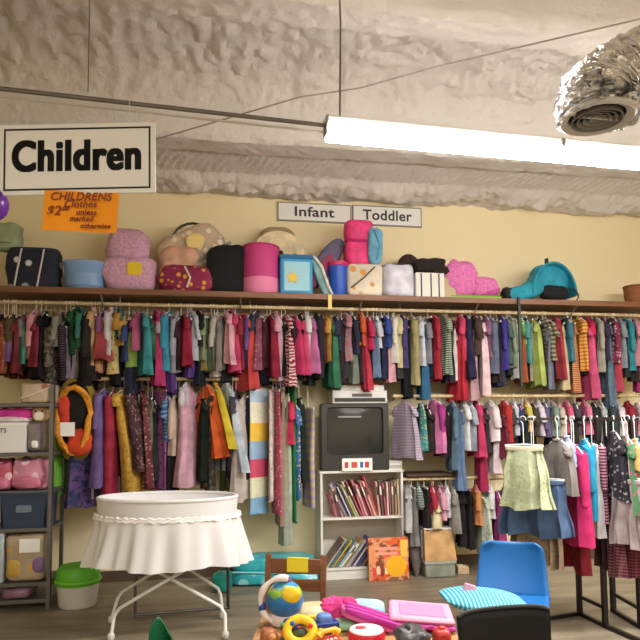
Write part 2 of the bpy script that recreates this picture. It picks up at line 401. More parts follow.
for px in (120, 250, 400, 520): 
    x = RX(px, 300, RY); MB().tube([(x, 0, .014), (x, 0, SZ-.03-RZ)], .006, 6).build('hanger_strap', steel, tt)
x = RX(518.5, 300, SY-.03)
MB().box((x-.012, SY-.045-RY, -.78), (x+.012, SY-.02-RY, .12)).build('support_post', mat('1E2A20', .5), tt, bev=.002)
x = RX(330, 300, SY-.03); MB().box((x-.018, SY-.03-RY, -.04), (x+.018, SY-.02-RY, .1)).build('tape', mat('E8D27A', .6), tt)
LZ = zcol(190, 379, RX(190, 379, RY), RY); LRZ = zcol(480, 396, RX(480, 396, RY), RY); BRZ = zcol(425, 479, RX(425, 479, RY), RY)
rail('lower wooden rail on the left, below the longer rail and behind the white bassinet', RX(62, 379, RY), RX(312, 379, RY), RY, LZ, posts=(RX(100, 379, RY), RX(203, 379, RY), RX(300, 379, RY)))
rail('middle wooden rail right of the television', RX(393, 396, RY), 6.2, RY, LRZ, posts=(RX(396, 390, RY), RX(470, 390, RY), RX(620, 390, RY)))
tt = rail('short bottom wooden rail between the white bookcase and the cardboard box', RX(400, 480, 5.95), RX(512, 480, 5.95), 5.95, BRZ, posts=(RX(409, 480, 5.95), RX(505, 480, 5.95)))

# ------------------------------------------------------------------ garments
KINDS = {  # kind: (name, category, default width, sleeve length, flare)
 'shirt': ('hanging_shirt', 'shirt', .30, .15, .0), 'vest': ('hanging_vest', 'vest', .27, .0, .02), 'sweater': ('hanging_sweater', 'sweater', .31, .34, -.01),
 'jacket': ('hanging_jacket', 'jacket', .33, .38, .01), 'coat': ('hanging_coat', 'coat', .36, .42, .05), 'dress': ('hanging_dress', 'dress', .29, .09, .12),
 'trousers': ('hanging_trousers', 'trousers', .26, 0, 0), 'skirt': ('hanging_skirt', 'skirt', .27, 0, .14), 'blanket': ('hanging_blanket', 'blanket', .28, 0, 0),
 'outfit': ('hanging_outfit', 'outfit', .29, .14, 0), 'cape': ('hanging_cape', 'cape', .27, 0, .17), 'costume': ('hanging_costume', 'costume', .3, .2, .05)}
def sheet_tube(w, L, z0, flare, seed, lean=(0, 0), folds=3, thick=.03, shoulder=True, amp=.017, neck=.04, n=26, m_=13):
    rnd = random.Random(seed); ph = rnd.random()*6.3; kf = folds+rnd.random(); rs = []
    for j in range(m_+1):
        v = j/m_; d = v*L
        if shoulder:
            sh = min(.1, L*.28); q_ = min(1, d/sh)
            hw = neck + (w/2-neck)*(q_**.75)
            drop = d
        else: hw = w/2*(.96+.04*min(1, v*5)); drop = d
        hw += flare*max(0, v-.12)**1.15 - .012*math.sin(v*PI)*(1 if flare <= 0 else 0)
        th = thick*(.35+.65*min(1, v*3.5))*(1+flare*2*v)
        ring = []
        for k in range(n):
            a = 2*PI*k/n; cx, sy = math.cos(a), math.sin(a)
            x = hw*math.copysign(abs(cx)**.8, cx); y = th*math.copysign(abs(sy)**.7, sy)
            A_ = amp*(.25+v)*(1+flare*5)
            u = x/max(hw, .02)
            y += A_*math.sin(kf*PI*u+ph) + .4*A_*math.sin(2.3*kf*u*PI+2*ph+v*2)
            x += .006*math.sin(v*9+ph+a)
            zz = z0-drop + .012*v*math.sin(x*22+ph)
            ring.append(Vector((x+lean[0]*v, y+lean[1]*v, zz)))
        rs.append(ring)
    return MB().rings(rs, cap0=True)
def sleeve(side, w, z0, sl, seed, lean=(0, 0), r=.036, L=.5):
    rnd = random.Random(seed); out = .02+.02*rnd.random(); fwd = rnd.uniform(-.02, .02)
    rs = []; m_ = 8; n = 12
    for j in range(m_+1):
        v = j/m_; c = Vector((side*(w/2-.028+out*math.sin(v*1.6)), fwd*v + .006, z0-.045-sl*v)) + Vector((lean[0]*sl/L*v, lean[1]*sl/L*v, 0))
        rr = r*(1.1-.3*v) if sl > .2 else r*(1.0+.15*v)
        rs.append([c+Vector((rr*.85*math.cos(2*PI*k/n), rr*.8*math.sin(2*PI*k/n)+.004*math.sin(v*14+k), .014*side*math.cos(2*PI*k/n)*(-1))) for k in range(n)])
    return MB().rings(rs, cap0=True)
HANG = {'white': mat('EDEBE6', .35), 'clear': mat('CFC9BE', .2), 'black': mat('1C1B1B', .4), 'pink': mat('E88AA8', .4)}
wire = mat('B9B4AC', .3, .8)
def hanger(parent, w, drop, col, clip=False, full=True):
    """hook over the rod at the origin, shoulders at -drop"""
    hk = [(0.0, 0, .002)]; R = .021
    pts = [Vector((R*math.cos(a), 0, R*math.sin(a))) for a in [math.radians(x) for x in range(200, -61, -26)]]
    pts += [Vector((.002, 0, -.032)), Vector((0, 0, -max(.036, drop-.012)))]
    m_ = HANG[col]
    arm = [Vector((0, 0, -drop+.012)), Vector((-w*.28, 0, -drop-.018)), Vector((-w*.46, 0, -drop-.05)), Vector((w*.46, 0, -drop-.05)), Vector((w*.28, 0, -drop-.018)), Vector((0, 0, -drop+.012))]
    if clip: arm = [Vector((0, 0, -drop+.02)), Vector((-w*.5, 0, -drop+.012)), Vector((-w*.5, 0, -drop+.004)), Vector((w*.5, 0, -drop+.004)), Vector((w*.5, 0, -drop+.012)), Vector((0, 0, -drop+.02))]
    h = MB().tube(arm, .0048, 6).build('hanger', m_, parent)
    MB().tube(pts, .0028, 5, cap=True).build('hook', wire if col != 'white' else m_, h)
    return h
USED = []
def garment(kind, X, Y, rz_, ztop, zbot, width, theta, m1, label, group, seed, m2=None, zsplit=None, lean=0, hc='white', sleeves=None, fl=None, W0=None):
    nm, cat, w0, sl, fla = KINDS[kind]
    if fl is not None: fla = fl
    if W0: w0 = W0; fla *= .4; sl *= .6
    t = thing(nm, label, cat, (X, Y, rz_), theta, group)
    w = max(w0, width); L = max(.1, ztop-zbot); drop = max(.045, rz_-ztop)
    if L < .32 and not W0 and kind not in ('blanket',): w = min(w, max(width, .24))
    z0 = -drop; ln = (lean*math.cos(theta), -lean*math.sin(theta))
    rnd = random.Random(seed)
    if sleeves is not None: sl = sleeves
    sl = min(sl, L*.62)
    if kind in ('shirt', 'sweater', 'jacket', 'coat', 'dress', 'outfit', 'vest', 'costume', 'cape'):
        fla_ = fla*min(1, L/.5)
        LL = L if m2 is None or kind != 'outfit' else rz_-drop-zsplit
        hanger(t, w, drop, hc)
        sheet_tube(w, LL, z0, fla_, seed, ln, folds=2+rnd.random()*2 if kind != 'dress' else 4, thick={'jacket': .048, 'coat': .055, 'sweater': .04}.get(kind, .033), amp=.01 if kind in ('jacket', 'coat') else .013).build('body', m1, t)
        if sl > .02:
            for s_ in (-1, 1): sleeve(s_, w, z0, sl, seed+s_, ln, r=.046 if kind in ('jacket', 'coat') else .036, L=L).build('sleeve', (m2 if (m2 and kind != 'outfit') else m1), t)
        MB().tube([Vector((.045*math.cos(a), .016*math.sin(a), z0+.002-.006*math.sin(a))) for a in [2*PI*k/12 for k in range(12)]], .007, 6, closed=True).build('collar', m1, t)
        if kind in ('jacket', 'coat'):
            MB().box((-.006+ln[0]*.05, -.075, z0-LL*.93), (.006, -.048, z0-.03)).build('zipper', mat('C9C4BA', .4), t)
        if kind == 'outfit' and m2:
            zs = z0-LL
            for s_ in (-1, 1):
                sheet_tube(w*.44, zbot-rz_-zs and (zs+.06-(zbot-rz_)), zs+.06, .0, seed+5+s_, ln, folds=1.4, thick=.03, shoulder=False).xf(Matrix.Translation((s_*w*.2, 0, 0))).build('trouser_leg', m2, t)
    elif kind == 'trousers':
        hanger(t, w, drop, hc, clip=True)
        sheet_tube(w*.94, .12, z0, 0, seed, folds=1.5, thick=.022, shoulder=False).build('waist', m1, t)
        for s_ in (-1, 1):
            sheet_tube(w*.46, L-.09, z0-.09, .0, seed+s_, ln, folds=1.3, thick=.028, shoulder=False).xf(Matrix.Translation((s_*w*.235, 0, 0))).build('trouser_leg', m1, t)
    elif kind == 'skirt':
        hanger(t, w, drop, hc, clip=True)
        MB().blob((0, 0, z0-.012), (w*.98, .05, .035), .3, .6).build('waistband', m2 or m1, t)
        sheet_tube(w, L-.02, z0-.015, fla, seed, ln, folds=6, thick=.04, shoulder=False, amp=.03).build('skirt_body', m1, t)
    elif kind == 'blanket':
        hanger(t, w, drop, hc, clip=True)
        sheet_tube(w, L, z0, .0, seed, ln, folds=1.2, thick=.022, shoulder=False, amp=.008, n=30).build('blanket_cloth', m1, t)
        MB().tube([(-w*.48+ln[0], ln[1], z0-L+.004), (w*.48+ln[0], ln[1], z0-L+.004)], .012, 6).build('hem', m2 or m1, t)
    return t

GAP_SHADE = [('17151A', 'near-black shade-filler'), ('2A2C34', 'dark-grey shade-filler'), ('1C2238', 'deep-navy shade-filler'), ('33241E', 'umber'), ('2C1C2C', 'deep-plum shade-filler'), ('1C2A22', 'bottle-green shade-filler'), ('3A3438', 'sooty-grey shade-filler')]
def dark(xs, top, bot):  # narrow dark garments added to stand in for the shade between hung clothes
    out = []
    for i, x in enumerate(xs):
        c, n = GAP_SHADE[(i*3+int(x)) % 7]; out.append('%s %d %d 5 %s %s %s |W .17' % (x, top+i % 3, bot+(i*5) % 13-6, ['trousers', 'dress', 'sweater'][i % 3], c, n))
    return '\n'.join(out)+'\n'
def rack(table, railname, group, Yrail, zrail, depth_tab=False):
    rows = []
    for ln_ in table.strip().splitlines():
        ln_ = ln_.split('#')[0].strip()
        if not ln_: continue
        f = ln_.split('|'); a = f[0].split()
        d = dict(x=float(a[0]), top=float(a[1]), bot=float(a[2]), w=float(a[3]), kind=a[4], col=a[5], name=' '.join(a[6:]), pat='cloth', col2=None, m2=None, split=None, lean=0, hc=None, sl=None, fl=None, W=None, Y=None, sc=1.0)
        for e in f[1:]:
            k, *v = e.split()
            if k == 'pat': d['pat'] = v[0]; d['col2'] = v[1] if len(v) > 1 else None; d['sc'] = float(v[2]) if len(v) > 2 else 1.0
            elif k == 'two': d['m2'] = v[0]; d['split'] = float(v[1]) if len(v) > 1 else None
            elif k == 'lean': d['lean'] = float(v[0])
            elif k == 'hc': d['hc'] = v[0]
            elif k == 'sl': d['sl'] = float(v[0])
            elif k == 'W': d['W'] = float(v[0])
            elif k == 'fl': d['fl'] = float(v[0])
            elif k == 'Y': d['Y'] = float(v[0])
            elif k == 'lab': d['lab'] = ' '.join(v)
        rows.append(d)
    rows.sort(key=lambda r: r['x'])
    for i, d in enumerate(rows):
        seed = int(d['x']*10)+int(d['top'])
        if callable(Yrail): X, Y, zr = Yrail(d)
        else:
            Y = Yrail; X = atY(d['x'], d['top'], Y).x; zr = zrail
        ztop = min(zr-.045, zcol(d['x'], d['top'], X, Y)); zbot = zcol(d['x'], d['bot'], X, Y)
        dep = (Vector((X, Y, ztop))-ORG).dot(fw)
        wv = d['w']*dep/F
        w0 = d['W'] or KINDS[d['kind']][2]; ww = max(w0, wv*1.0)
        view = math.atan2(Y, X); vis = max(.07, wv-.025)
        dl = math.asin(min(.98, vis/ww))
        off = PI/2-view
        sgn = 1 if off > .12 else (-1 if off < -.12 else (1 if (i//6) % 2 else -1))
        th = view+sgn*dl
        kindw = {'outfit': 'shirt-and-trousers set'}.get(d['kind'], d['kind'])
        def nmof(r): return r['name']+' '+{'outfit': 'set'}.get(r['kind'], r['kind'])
        if 'lab' in d: lab = d['lab']
        else:
            if 0 < i < len(rows)-1: rel = 'between the %s and the %s' % (nmof(rows[i-1]), nmof(rows[i+1]))
            elif i == 0: rel = 'outermost, beside the %s' % nmof(rows[1])
            else: rel = 'at the end, beside the %s' % nmof(rows[i-1])
            lab = '%s %s on the %s %s' % (d['name'], kindw if d['kind'] != 'outfit' else 'set', railname, rel)
            wds = lab.split()
            if len(wds) > 16: lab = lab.replace(' the ', ' ')
            for x_ in ('white and lilac ', 'white and green ', ' quilted', ' and yellow', ' and cream'):
                if len(lab.split()) > 16: lab = lab.replace(x_, ' ' if x_[-1] == ' ' and x_[0] == ' ' else '')
            if len(wds) > 16: lab = lab.replace(' the ', ' ')
        if lab in USED: print('DUPLICATE LABEL', lab)
        if len(lab.split()) > 16: print('LONG LABEL', len(lab.split()), lab)
        USED.append(lab)
        m1 = fab(d['col'], d['pat'], d['col2'], d['sc']); m2 = fab(d['m2']) if d['m2'] else None
        zs = zcol(d['x'], d['split'], X, Y) if d['split'] else None
        hc = d['hc'] or random.Random(seed).choice(['white', 'white', 'white', 'clear', 'clear', 'black', 'white', 'pink'] if not callable(Yrail) else ['white'])
        garment(d['kind'], X, Y, zr, ztop, zbot, min(wv, ww), th, m1, lab, group, seed, m2, zs, d['lean']*dep/F, hc, d['sl'], d['fl'], d['W'])

UPPER = '''
-6 315 360 10 shirt 3A4A66 slate blue
1.5 316 356 8 shirt 28344E dark navy
4 330 364 7 trousers 2F7FA0 teal blue
8 318 376 9 dress B4583A rust floral |pat floral E0A080
12.5 316 352 6 jacket 5F5334 olive brown
16 320 363 12 dress 8A5AA0 purple
20 318 376 7 dress 8A2C34 brick red
24 316 346 7 shirt A59AA2 dusty grey
28 320 366 7 vest 63BFA8 mint
31 320 370 6 trousers 1E2430 black denim
36 311 362 12 sweater EC98A8 salmon pink |sl .3
41 318 370 8 dress 9A2840 crimson
46 313 380 9 dress 15131A plain black
51 318 386 9 trousers 22242C charcoal
55 325 386 15 jacket 8B7C6E camouflage |pat camo 4E4A3E
61 313 350 12 sweater 9A9C8E ash grey
66 322 382 9 sweater 241F26 dark striped |pat stripe 5C4858
70 330 380 5 trousers 9A90B0 pale lavender
77 305 356 15 shirt 2E7040 forest green plaid |pat plaid 1C3A28 |sl .1
79.5 340 378 4 trousers B4A8B0 off white
83 310 350 8 sweater 35806E sea green
88 312 388 10 dress 100E12 jet black
91.5 316 376 6 jacket 2C241E dark brown
95 309 366 8 shirt E6B478 peach
99.5 318 373 7 trousers E09A68 apricot
103 312 340 9 shirt A0609C mauve
107 322 362 7 skirt C84C50 coral
111.5 308 358 10 sweater DCD6DC white knitted |sl .26
116 322 374 9 trousers F0D888 cream flowered |pat floral D09030
120.5 310 340 11 shirt 3E8478 pine green |two E8A030
125 318 347 7 shirt E8C24A golden yellow
129 322 362 10 shirt 3C4A88 cobalt blue
134 325 369 9 vest 9CC252 lime green
133.5 330 395 14 trousers 2A3454 indigo denim
139 314 352 7 dress B85080 rose |hc pink
143.5 314 376 9 dress 38A0A8 aqua
147.5 320 372 5 trousers 22385E dark blue
151 320 362 7 vest 7CBCA0 pale jade
156 311 386 10 dress CC2C70 magenta
160.5 315 372 5 trousers D07898 dusty pink
164 314 368 5 shirt C8A8C0 lilac
169 313 372 12 jacket 2F96B6 turquoise |sl .3
173 318 393 9 trousers 5E3690 violet
177.5 316 373 6 sweater A8A8B4 silver grey
181 318 370 5 shirt 3E1A2A plum
184.5 315 367 9 dress B01C3C ruby red
187.5 322 378 9 trousers 5A3A98 deep purple
192 313 362 13 sweater CBD2DE pale blue grey |sl .22
198.5 311 348 8 shirt 121216 black
201 320 372 6 trousers A8924E mustard gold
206 316 362 8 shirt 98A87C sage green
211 320 374 6 trousers 5E7C58 moss green
217.5 314 377 10 sweater C0BAB0 stone |sl .28
222 318 372 6 dress 8C8478 taupe
227 309 366 9 dress F0AABA light pink
232.5 312 373 9 dress E03C70 hot pink
238 316 372 6 shirt A02838 cherry
244 315 391 17 dress F04A48 bright coral red
251 315 367 10 sweater 6E4490 grape |sl .3
256.5 312 362 8 shirt 3A3654 dark plum
262 316 371 9 dress 9A4C66 raspberry print |pat floral D8909A
267 318 370 5 vest 5C2030 wine
270.5 316 378 7 dress 9C1434 deep red
275 313 360 8 shirt ECA0BC baby pink
278 320 381 5 trousers E6CCD0 blush white
285.5 316 387 14 dress F0D8D8 red and white zebra |pat zebra B01030
290.5 318 364 5 shirt 3A1620 maroon
295 317 376 8 dress DC2868 fuchsia
301 318 376 10 dress E84078 watermelon pink
300 315 346 8 shirt 161218 ink black
305.5 314 366 9 shirt EEE8EA bright white
311 317 376 9 dress DA70AE orchid pink
316.5 314 378 7 jacket 24202A black padded
320.5 316 364 6 shirt 5C1E26 oxblood
326 315 364 8 shirt D99C36 mustard yellow
331 320 388 8 dress 2C7852 emerald green
335 317 354 7 shirt 2E3050 ink blue
338.5 322 385 8 trousers 3E2C2A espresso brown
344.5 314 363 14 shirt C07A80 pink and grey print |pat floral 8CA8C8 |sl .1
351 325 384 9 trousers 7C8A78 grey green
352.5 317 354 9 sweater 282A48 midnight blue
361 314 346 10 shirt F4652C bright orange
362.5 330 391 10 trousers D43048 cherry red |lean 3
367.5 318 352 9 shirt DC2058 neon pink
373.5 322 379 7 trousers 6C88AC faded denim
376.5 318 350 8 shirt E4E4F0 crisp white
384.5 316 350 11 shirt 2E4CA8 royal blue
381.5 326 379 9 trousers 24284A dark jeans
388.5 322 383 7 trousers F0AAB8 pale rose
392.5 314 363 9 sweater E8E0D0 ivory |sl .25
397.5 316 369 8 shirt DCD08C butter yellow
402 316 370 8 sweater 463A78 dark violet |sl .28
405 330 398 8 trousers 16161C black cotton
411.5 317 386 10 jacket A89C64 khaki |sl .3
419 318 366 7 shirt D0D4E0 icy blue
422 326 399 9 trousers 2C6C9C bright blue denim
425.5 320 364 5 shirt 8C8894 cool grey
432 316 381 15 sweater B81C34 scarlet |sl .3
443 316 376 15 shirt C6CEB4 white and green striped |pat stripe 4E7A5A |sl .12
451.5 330 382 9 trousers E8DCD8 cream white
456 326 402 18 skirt D02034 tomato red |fl .03
459.5 316 362 11 shirt E83C68 strawberry pink
466 315 380 10 dress 26204A dark indigo |sl .2
474 316 356 11 jacket 50362E chocolate brown |sl .2
470.5 330 400 11 trousers F0BCC6 powder pink
480 320 396 9 dress F2CCD0 pale blush
485.5 317 360 6 shirt 8E5A80 heather purple
490.5 319 374 11 jacket 666C88 denim grey |sl .3
496.5 324 386 11 trousers 26304C raw denim
501 317 371 10 sweater 40309A indigo |sl .3
506.5 320 366 6 shirt 4E6A6A spruce
510 318 368 7 sweater 98A88A pale sage
513.5 320 380 7 vest E6E4DC plain white
520 318 346 11 shirt 78C060 apple green
519.5 326 383 9 trousers B0542C burnt orange
525 320 364 6 shirt 4CA098 lagoon
529 322 381 9 trousers ACA088 sand
534 320 387 7 dress B4C85C light lime
543 320 363 25 shirt B2A682 tan striped |pat stripe 665E44 .5 |sl .14
546 330 389 10 trousers 787C90 steel grey
555.5 318 381 9 dress B02C3C garnet
560.5 326 391 9 trousers E6D2A0 vanilla
567 320 362 9 shirt 388094 dark teal
571.5 326 392 9 trousers E8B070 orange striped |pat stripe C85830
577.5 316 371 17 shirt F26A28 orange and yellow striped |pat stripe F2C850 .6 |sl .12
585.5 324 400 12 dress E04C80 pink ombre
587 316 365 13 shirt DC1848 red pink |sl .14
596.5 319 373 12 sweater A8A490 pebble grey |sl .28
602.5 317 362 8 shirt 3A2844 aubergine
605.5 326 409 12 trousers 627C94 stonewash
613 318 364 9 sweater 8C2444 burgundy print |pat floral E0C8D0
614.5 326 392 9 trousers C43450 red cotton
619.5 320 368 6 shirt 8C98A4 slate grey
625.5 316 373 14 sweater 22909E deep teal |sl .3
634.5 316 366 7 shirt E8929E shell pink
637 326 392 6 trousers C82A78 bright magenta
644 316 376 9 dress 3A3450 dusky blue
'''
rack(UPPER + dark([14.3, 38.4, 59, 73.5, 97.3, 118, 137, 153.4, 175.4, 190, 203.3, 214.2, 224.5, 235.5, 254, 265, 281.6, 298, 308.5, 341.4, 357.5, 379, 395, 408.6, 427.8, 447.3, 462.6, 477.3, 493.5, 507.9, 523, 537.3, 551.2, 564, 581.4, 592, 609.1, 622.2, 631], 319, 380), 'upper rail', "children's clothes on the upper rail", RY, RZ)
LLEFT = '''
63 392 494 16 blanket 7CD43A neon green
104 390 486 13 coat 8468B4 purple quilted |sl .3 |fl .08
113 392 500 7 coat C02848 cherry quilted
90 402 506 36 coat 454E80 blue floral quilted |pat camo 7C58A0 .6 |sl .1 |Y .08
124 390 490 18 coat EDB83E yellow flowered |pat floral C88A30 |lean 16 |sl .1 |fl .09
133 391 470 9 coat 54323C dark patterned |pat floral A87C78 |lean 12 |fl .07
141 390 486 9 dress 7C3440 berry print |pat floral D0A090 |lean 4
148 400 480 6 trousers 8C8C70 grey olive
158.5 392 489 18 blanket AC60A4 mauve flowered |pat floral 7C3468
169 396 442 10 shirt 3468B0 blue print |pat zebra 88A8D0
173 400 490 8 trousers 2A2024 black flannel
176 396 456 8 sweater DCC0AE beige
189.5 388 486 17 dress F0B4CC pale pink frilled |sl .2
186 384 420 7 shirt E4DCE4 thin white
206.5 386 457 21 cape F5611A bright orange |lean 2
208 396 490 12 trousers 3E3832 dark camouflage |pat camo 6A6250
215 381 447 9 cape F8D82C yellow |lean 12
226 383 471 17 cape CEDDF0 pale blue |lean 6
229 400 492 16 trousers 66683A olive
236 392 470 8 shirt 4C4A5C charcoal
244.5 396 499 15 dress DDD0C6 ivory
259 390 513 22 blanket D8D8D8 pastel patchwork |pat patch
273 392 500 8 blanket F2E4DC white flowered |pat floral E09A9A
276 392 513 7 blanket E05878 pink patterned |pat floral F0C0C8
280.5 390 524 6 trousers B8967A tan
285 396 545 6 trousers C8D4BC pale mint
290.5 386 521 13 blanket 1A9048 bright green
288.5 398 445 9 shirt F02C5C red pink
294.5 404 500 7 shirt 3A78C0 sky blue print |pat floral E8D080
308 409 506 14 blanket D0BCE0 lavender plaid |pat stripe F0DCA8 .28
'''
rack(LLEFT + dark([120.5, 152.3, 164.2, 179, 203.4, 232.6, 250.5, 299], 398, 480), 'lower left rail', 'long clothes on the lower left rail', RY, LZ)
LRIGHT = '''
404.5 402 458 22 dress EAE2EE white and lilac striped |pat stripe A07CA8 1.5
420.5 404 450 8 vest 3CA4A4 teal and cream |pat floral E8C870
434 400 452 19 jacket EC7CB8 pink |two B83090 |sl .25
440 405 456 6 shirt 2E1A28 dark wine
452 402 470 11 sweater 5C7C94 washed blue |sl .3
457 412 489 12 trousers 6888B4 light denim
463.5 402 451 10 shirt E6E6EA white |sl .12
470.5 404 450 5 shirt A8B4C0 frost grey
476 401 456 11 dress E03068 raspberry
479 412 491 9 trousers B81C50 crimson
489.5 402 441 15 jacket EEE2E6 white cotton |sl .2
492 412 473 13 trousers F2DCE4 pink white
503.5 401 441 13 jacket C82820 red |sl .25
501 412 457 8 dress 7C1C34 maroon
509 404 438 6 shirt 44484C charcoal grey
514 403 434 9 shirt DCE0EC pale blue
519 405 432 6 shirt 343C78 navy
526 402 432 11 shirt F4B468 peach orange |two F0D850
533 404 436 7 shirt 4C4034 dark brown
538 402 436 8 shirt E2D8EA lilac white
544 403 436 7 sweater 6C5C88 smoky purple
551.5 402 436 12 sweater 86A094 grey green |sl .2
559 404 436 7 shirt D8CCB4 oatmeal
566 402 434 11 shirt E8587C salmon
575 404 434 8 shirt 4E4A5A graphite
584 402 434 13 shirt EC7498 candy pink
593 403 436 9 jacket 22262A black
601 404 440 8 shirt B8C0C4 light grey
610 402 440 9 sweater 34484C dark spruce
619 404 436 8 shirt F0E0E4 white frilled
627 402 434 12 sweater B02434 berry red |sl .2
637 403 440 10 shirt E8C8CC pale pink
'''
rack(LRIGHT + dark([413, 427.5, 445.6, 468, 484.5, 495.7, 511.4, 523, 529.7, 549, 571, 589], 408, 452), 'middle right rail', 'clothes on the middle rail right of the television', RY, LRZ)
BOT = '''
406.5 486 530 9 trousers D8D4D6 white
411.5 488 545 5 trousers 8E8A8C grey
417.5 485 508 9 shirt A4B4A8 mint grey striped |pat stripe 607468
424 488 538 6 trousers 2A2624 black
431.5 486 512 9 shirt D42C48 red
433.5 495 526 10 dress F0DCA8 cream
440 486 519 9 shirt F0A8C0 rose pink
446 487 516 8 shirt E8DCE4 pale lilac
452.5 488 530 8 dress 9C968C stone grey
460 490 545 7 trousers 241C20 dark brown
467 490 548 7 trousers 1E1A1E charcoal
475.5 486 524 10 shirt EC9450 orange |sl .16
481.5 492 552 12 dress D2DCC4 pale green |pat floral 98B098
489.5 486 518 10 shirt E8E6E6 soft white
497 492 540 9 dress B03480 magenta
504 488 530 8 shirt 9898A8 blue grey
'''
rack(BOT, 'short bottom rail', 'small clothes on the bottom rail', 5.95, BRZ)

# ---- black floor rack at the right
rm = mat('1C1517', .4, .2)
b1, b2, b3, b4 = (atZ(580, 615, 0), atZ(605.5, 628, 0), atZ(613.5, 612, 0), atZ(641, 629, 0))
RT = 1.52
t = thing('clothing_rack', 'dark metal garment rack on square posts at the right, loaded with dresses', 'clothing rack', b1)
for q in (b1, b2, b3, b4):
    p = q-b1; MB().box((p.x-.017, p.y-.017, .0), (p.x+.017, p.y+.017, RT)).build('post', rm, t, bev=.002)
def bar(a, c, z, w=.014, h=.03, nm='base_bar'):
    a = a-b1; c = c-b1; d = (c-a); L_ = d.length
    MB().box((0, -w, z), (L_, w, z+h)).xf(Matrix.Translation((a.x, a.y, 0)) @ Matrix.Rotation(math.atan2(d.y, d.x), 4, 'Z')).build(nm, rm, t, smooth=False)
ext = atZ(548, 620, 0)
bar(ext, b1, .0); bar(b1, b2, .0); bar(b3, b4, .0); bar(b1, b2, .13, .01, .025, 'cross_bar'); bar(b3, b4, .13, .01, .025, 'cross_bar')
bar(b2, atZ(660, 652, 0), .0); bar(b1, b3, RT-.03, nm='top_bar'); bar(b2, b4, RT-.03, nm='top_bar'); bar(b1, b2, RT-.03, nm='top_bar'); bar(b3, b4, RT-.03, nm='top_bar')
ra = atD(517, 421, 4.25); rb = b1+Vector((0, 0, RT-.01)); ra.z = RT-.01
def rackline(d):
    """where the garment's picture column meets the rack's arm (left) or its top bar (right)"""
    s_ = d['Y']; p = atD(d['x'], 421, s_); return p.x, p.y, RT-.01
MB().tube([ra-b1, rb-b1], .01, 8).build('arm', mat('3A3436', .35, .6), t)
rc = atD(655, 421, 4.55); rc.z = RT-.01; rd = atD(598, 421, 4.75); rd.z = RT-.01
MB().tube([rd-b1, rc-b1], .012, 8).build('arm', mat('241A1C', .3, .4), t)
RK = '''
523 447 509 40 skirt D6DCB0 x |pat floral B4C48C 1.2 |Y 4.28 |hc white |two ECE2BC |fl .055 |lab pale green plaid gathered skirt at the front of the dark floor rack, facing the room
531 480 536 62 skirt 5674A4 x |fl .05 |Y 4.40 |lab navy blue ruffled skirt below the pale green plaid skirt on the floor rack
533 490 565 46 skirt C8AE8C x |pat floral A88A68 |fl .04 |Y 4.52 |lab tan patterned skirt lowest under the navy ruffled skirt on the floor rack
557 440 492 26 dress 8E8680 x |Y 4.40 |lab grey ruffled dress right of the pale green plaid skirt on the floor rack |sl .05
566 437 485 12 shirt A4B4DC x |Y 4.47 |lab lilac blue shirt between the grey ruffled and hot pink clothes on the floor rack
573 446 543 21 coat F02474 x |Y 4.50 |lab hot pink coat on the floor rack left of the cyan jacket |sl .35
571 470 568 16 dress A01828 x |Y 4.66 |lab long dark red dress whose hem shows below the hot pink coat
584 440 516 14 jacket 18A8DC x |Y 4.57 |lab bright cyan jacket on the floor rack beside the hot pink coat |sl .3
591 446 537 8 trousers ECE8EC x |Y 4.62 |lab narrow white trousers on the floor rack right of the cyan jacket
597 440 522 12 sweater 7C1838 x |pat stripe D89AB0 1.0 |Y 4.66 |lab maroon and pink striped sweater on the floor rack, next to white trousers |sl .3
606 442 571 16 dress 6C1C2C x |pat plaid A87078 1.2 |Y 4.70 |lab long maroon plaid dress hanging by the front post of the floor rack
613 432 497 16 dress 2C2830 x |pat floral 9C94A0 |Y 4.56 |lab black and white patterned dress on the dark arm of the floor rack
623 436 512 20 dress 54905C x |pat floral E05888 .7 |Y 4.50 |lab green and pink flowered dress hanging at the right on the floor rack
634 440 492 13 shirt ECC068 x |Y 4.46 |lab yellow shirt at the outer end of the floor rack arm
627 480 547 32 skirt CDBEBA x |fl .03 |Y 4.38 |lab white lace skirt beneath the green and pink flowered dress
623 500 575 44 skirt 6C1C2C x |pat plaid 9C5460 1.2 |fl .03 |Y 4.62 |lab wide maroon plaid skirt hanging lowest at the right of floor rack
641 436 520 12 jacket 2080B0 x |Y 4.5 |lab blue jacket at the very edge on the floor rack, past the yellow shirt
'''
rack(RK, 'floor rack', 'clothes on the dark floor rack', rackline, RT)
# small hangers with red and white tops over the rack's second arm
# ------------------------------------------------------------------ lion costume hood at left
c0 = atY(74, 420, 5.72)
k = 5.85/F
t = thing('animal_costume', 'orange and yellow furry costume with black hollow hood hanging beside steel shelving', 'costume', (c0.x, 5.72, 0))
ringp = []
for i in range(30):
    a = 2*PI*i/30; ringp.append(Vector((15*k*math.cos(a)*(1 if math.sin(a) > 0 else .9), -.02+.03*math.sin(a*3), c0.z+30*k*math.sin(a)+.0)))
mb = MB().tube(ringp, .024, 12, closed=True); mb.v = [p+Vector((noise.noise(p*40), noise.noise(p*40+Vector((3, 3, 3))), noise.noise(p*40+Vector((8, 1, 2)))))*.018 for p in mb.v]
mb.build('fur_trim', mat('E09428', .95, pat='cloth', bump=1, scale=2), t)
MB().blob((0, .07, c0.z+.04), (31*k, .16, 62*k), .9, .9, .1, 3, 2).build('hood_lining', mat('17100E', .95), t)
MB().blob((0, .12, c0.z-.0), (38*k, .18, 78*k), .8, .8, .15, 3, 5).build('costume_back', mat('8E7A28', .95, pat='cloth'), t)
MB().blob((-.085, -.0, c0.z+.05), (.10, .08, .36), .9, .9, .3, 5, 3).build('red_lining', mat('C83A22', .9, pat='cloth'), t)
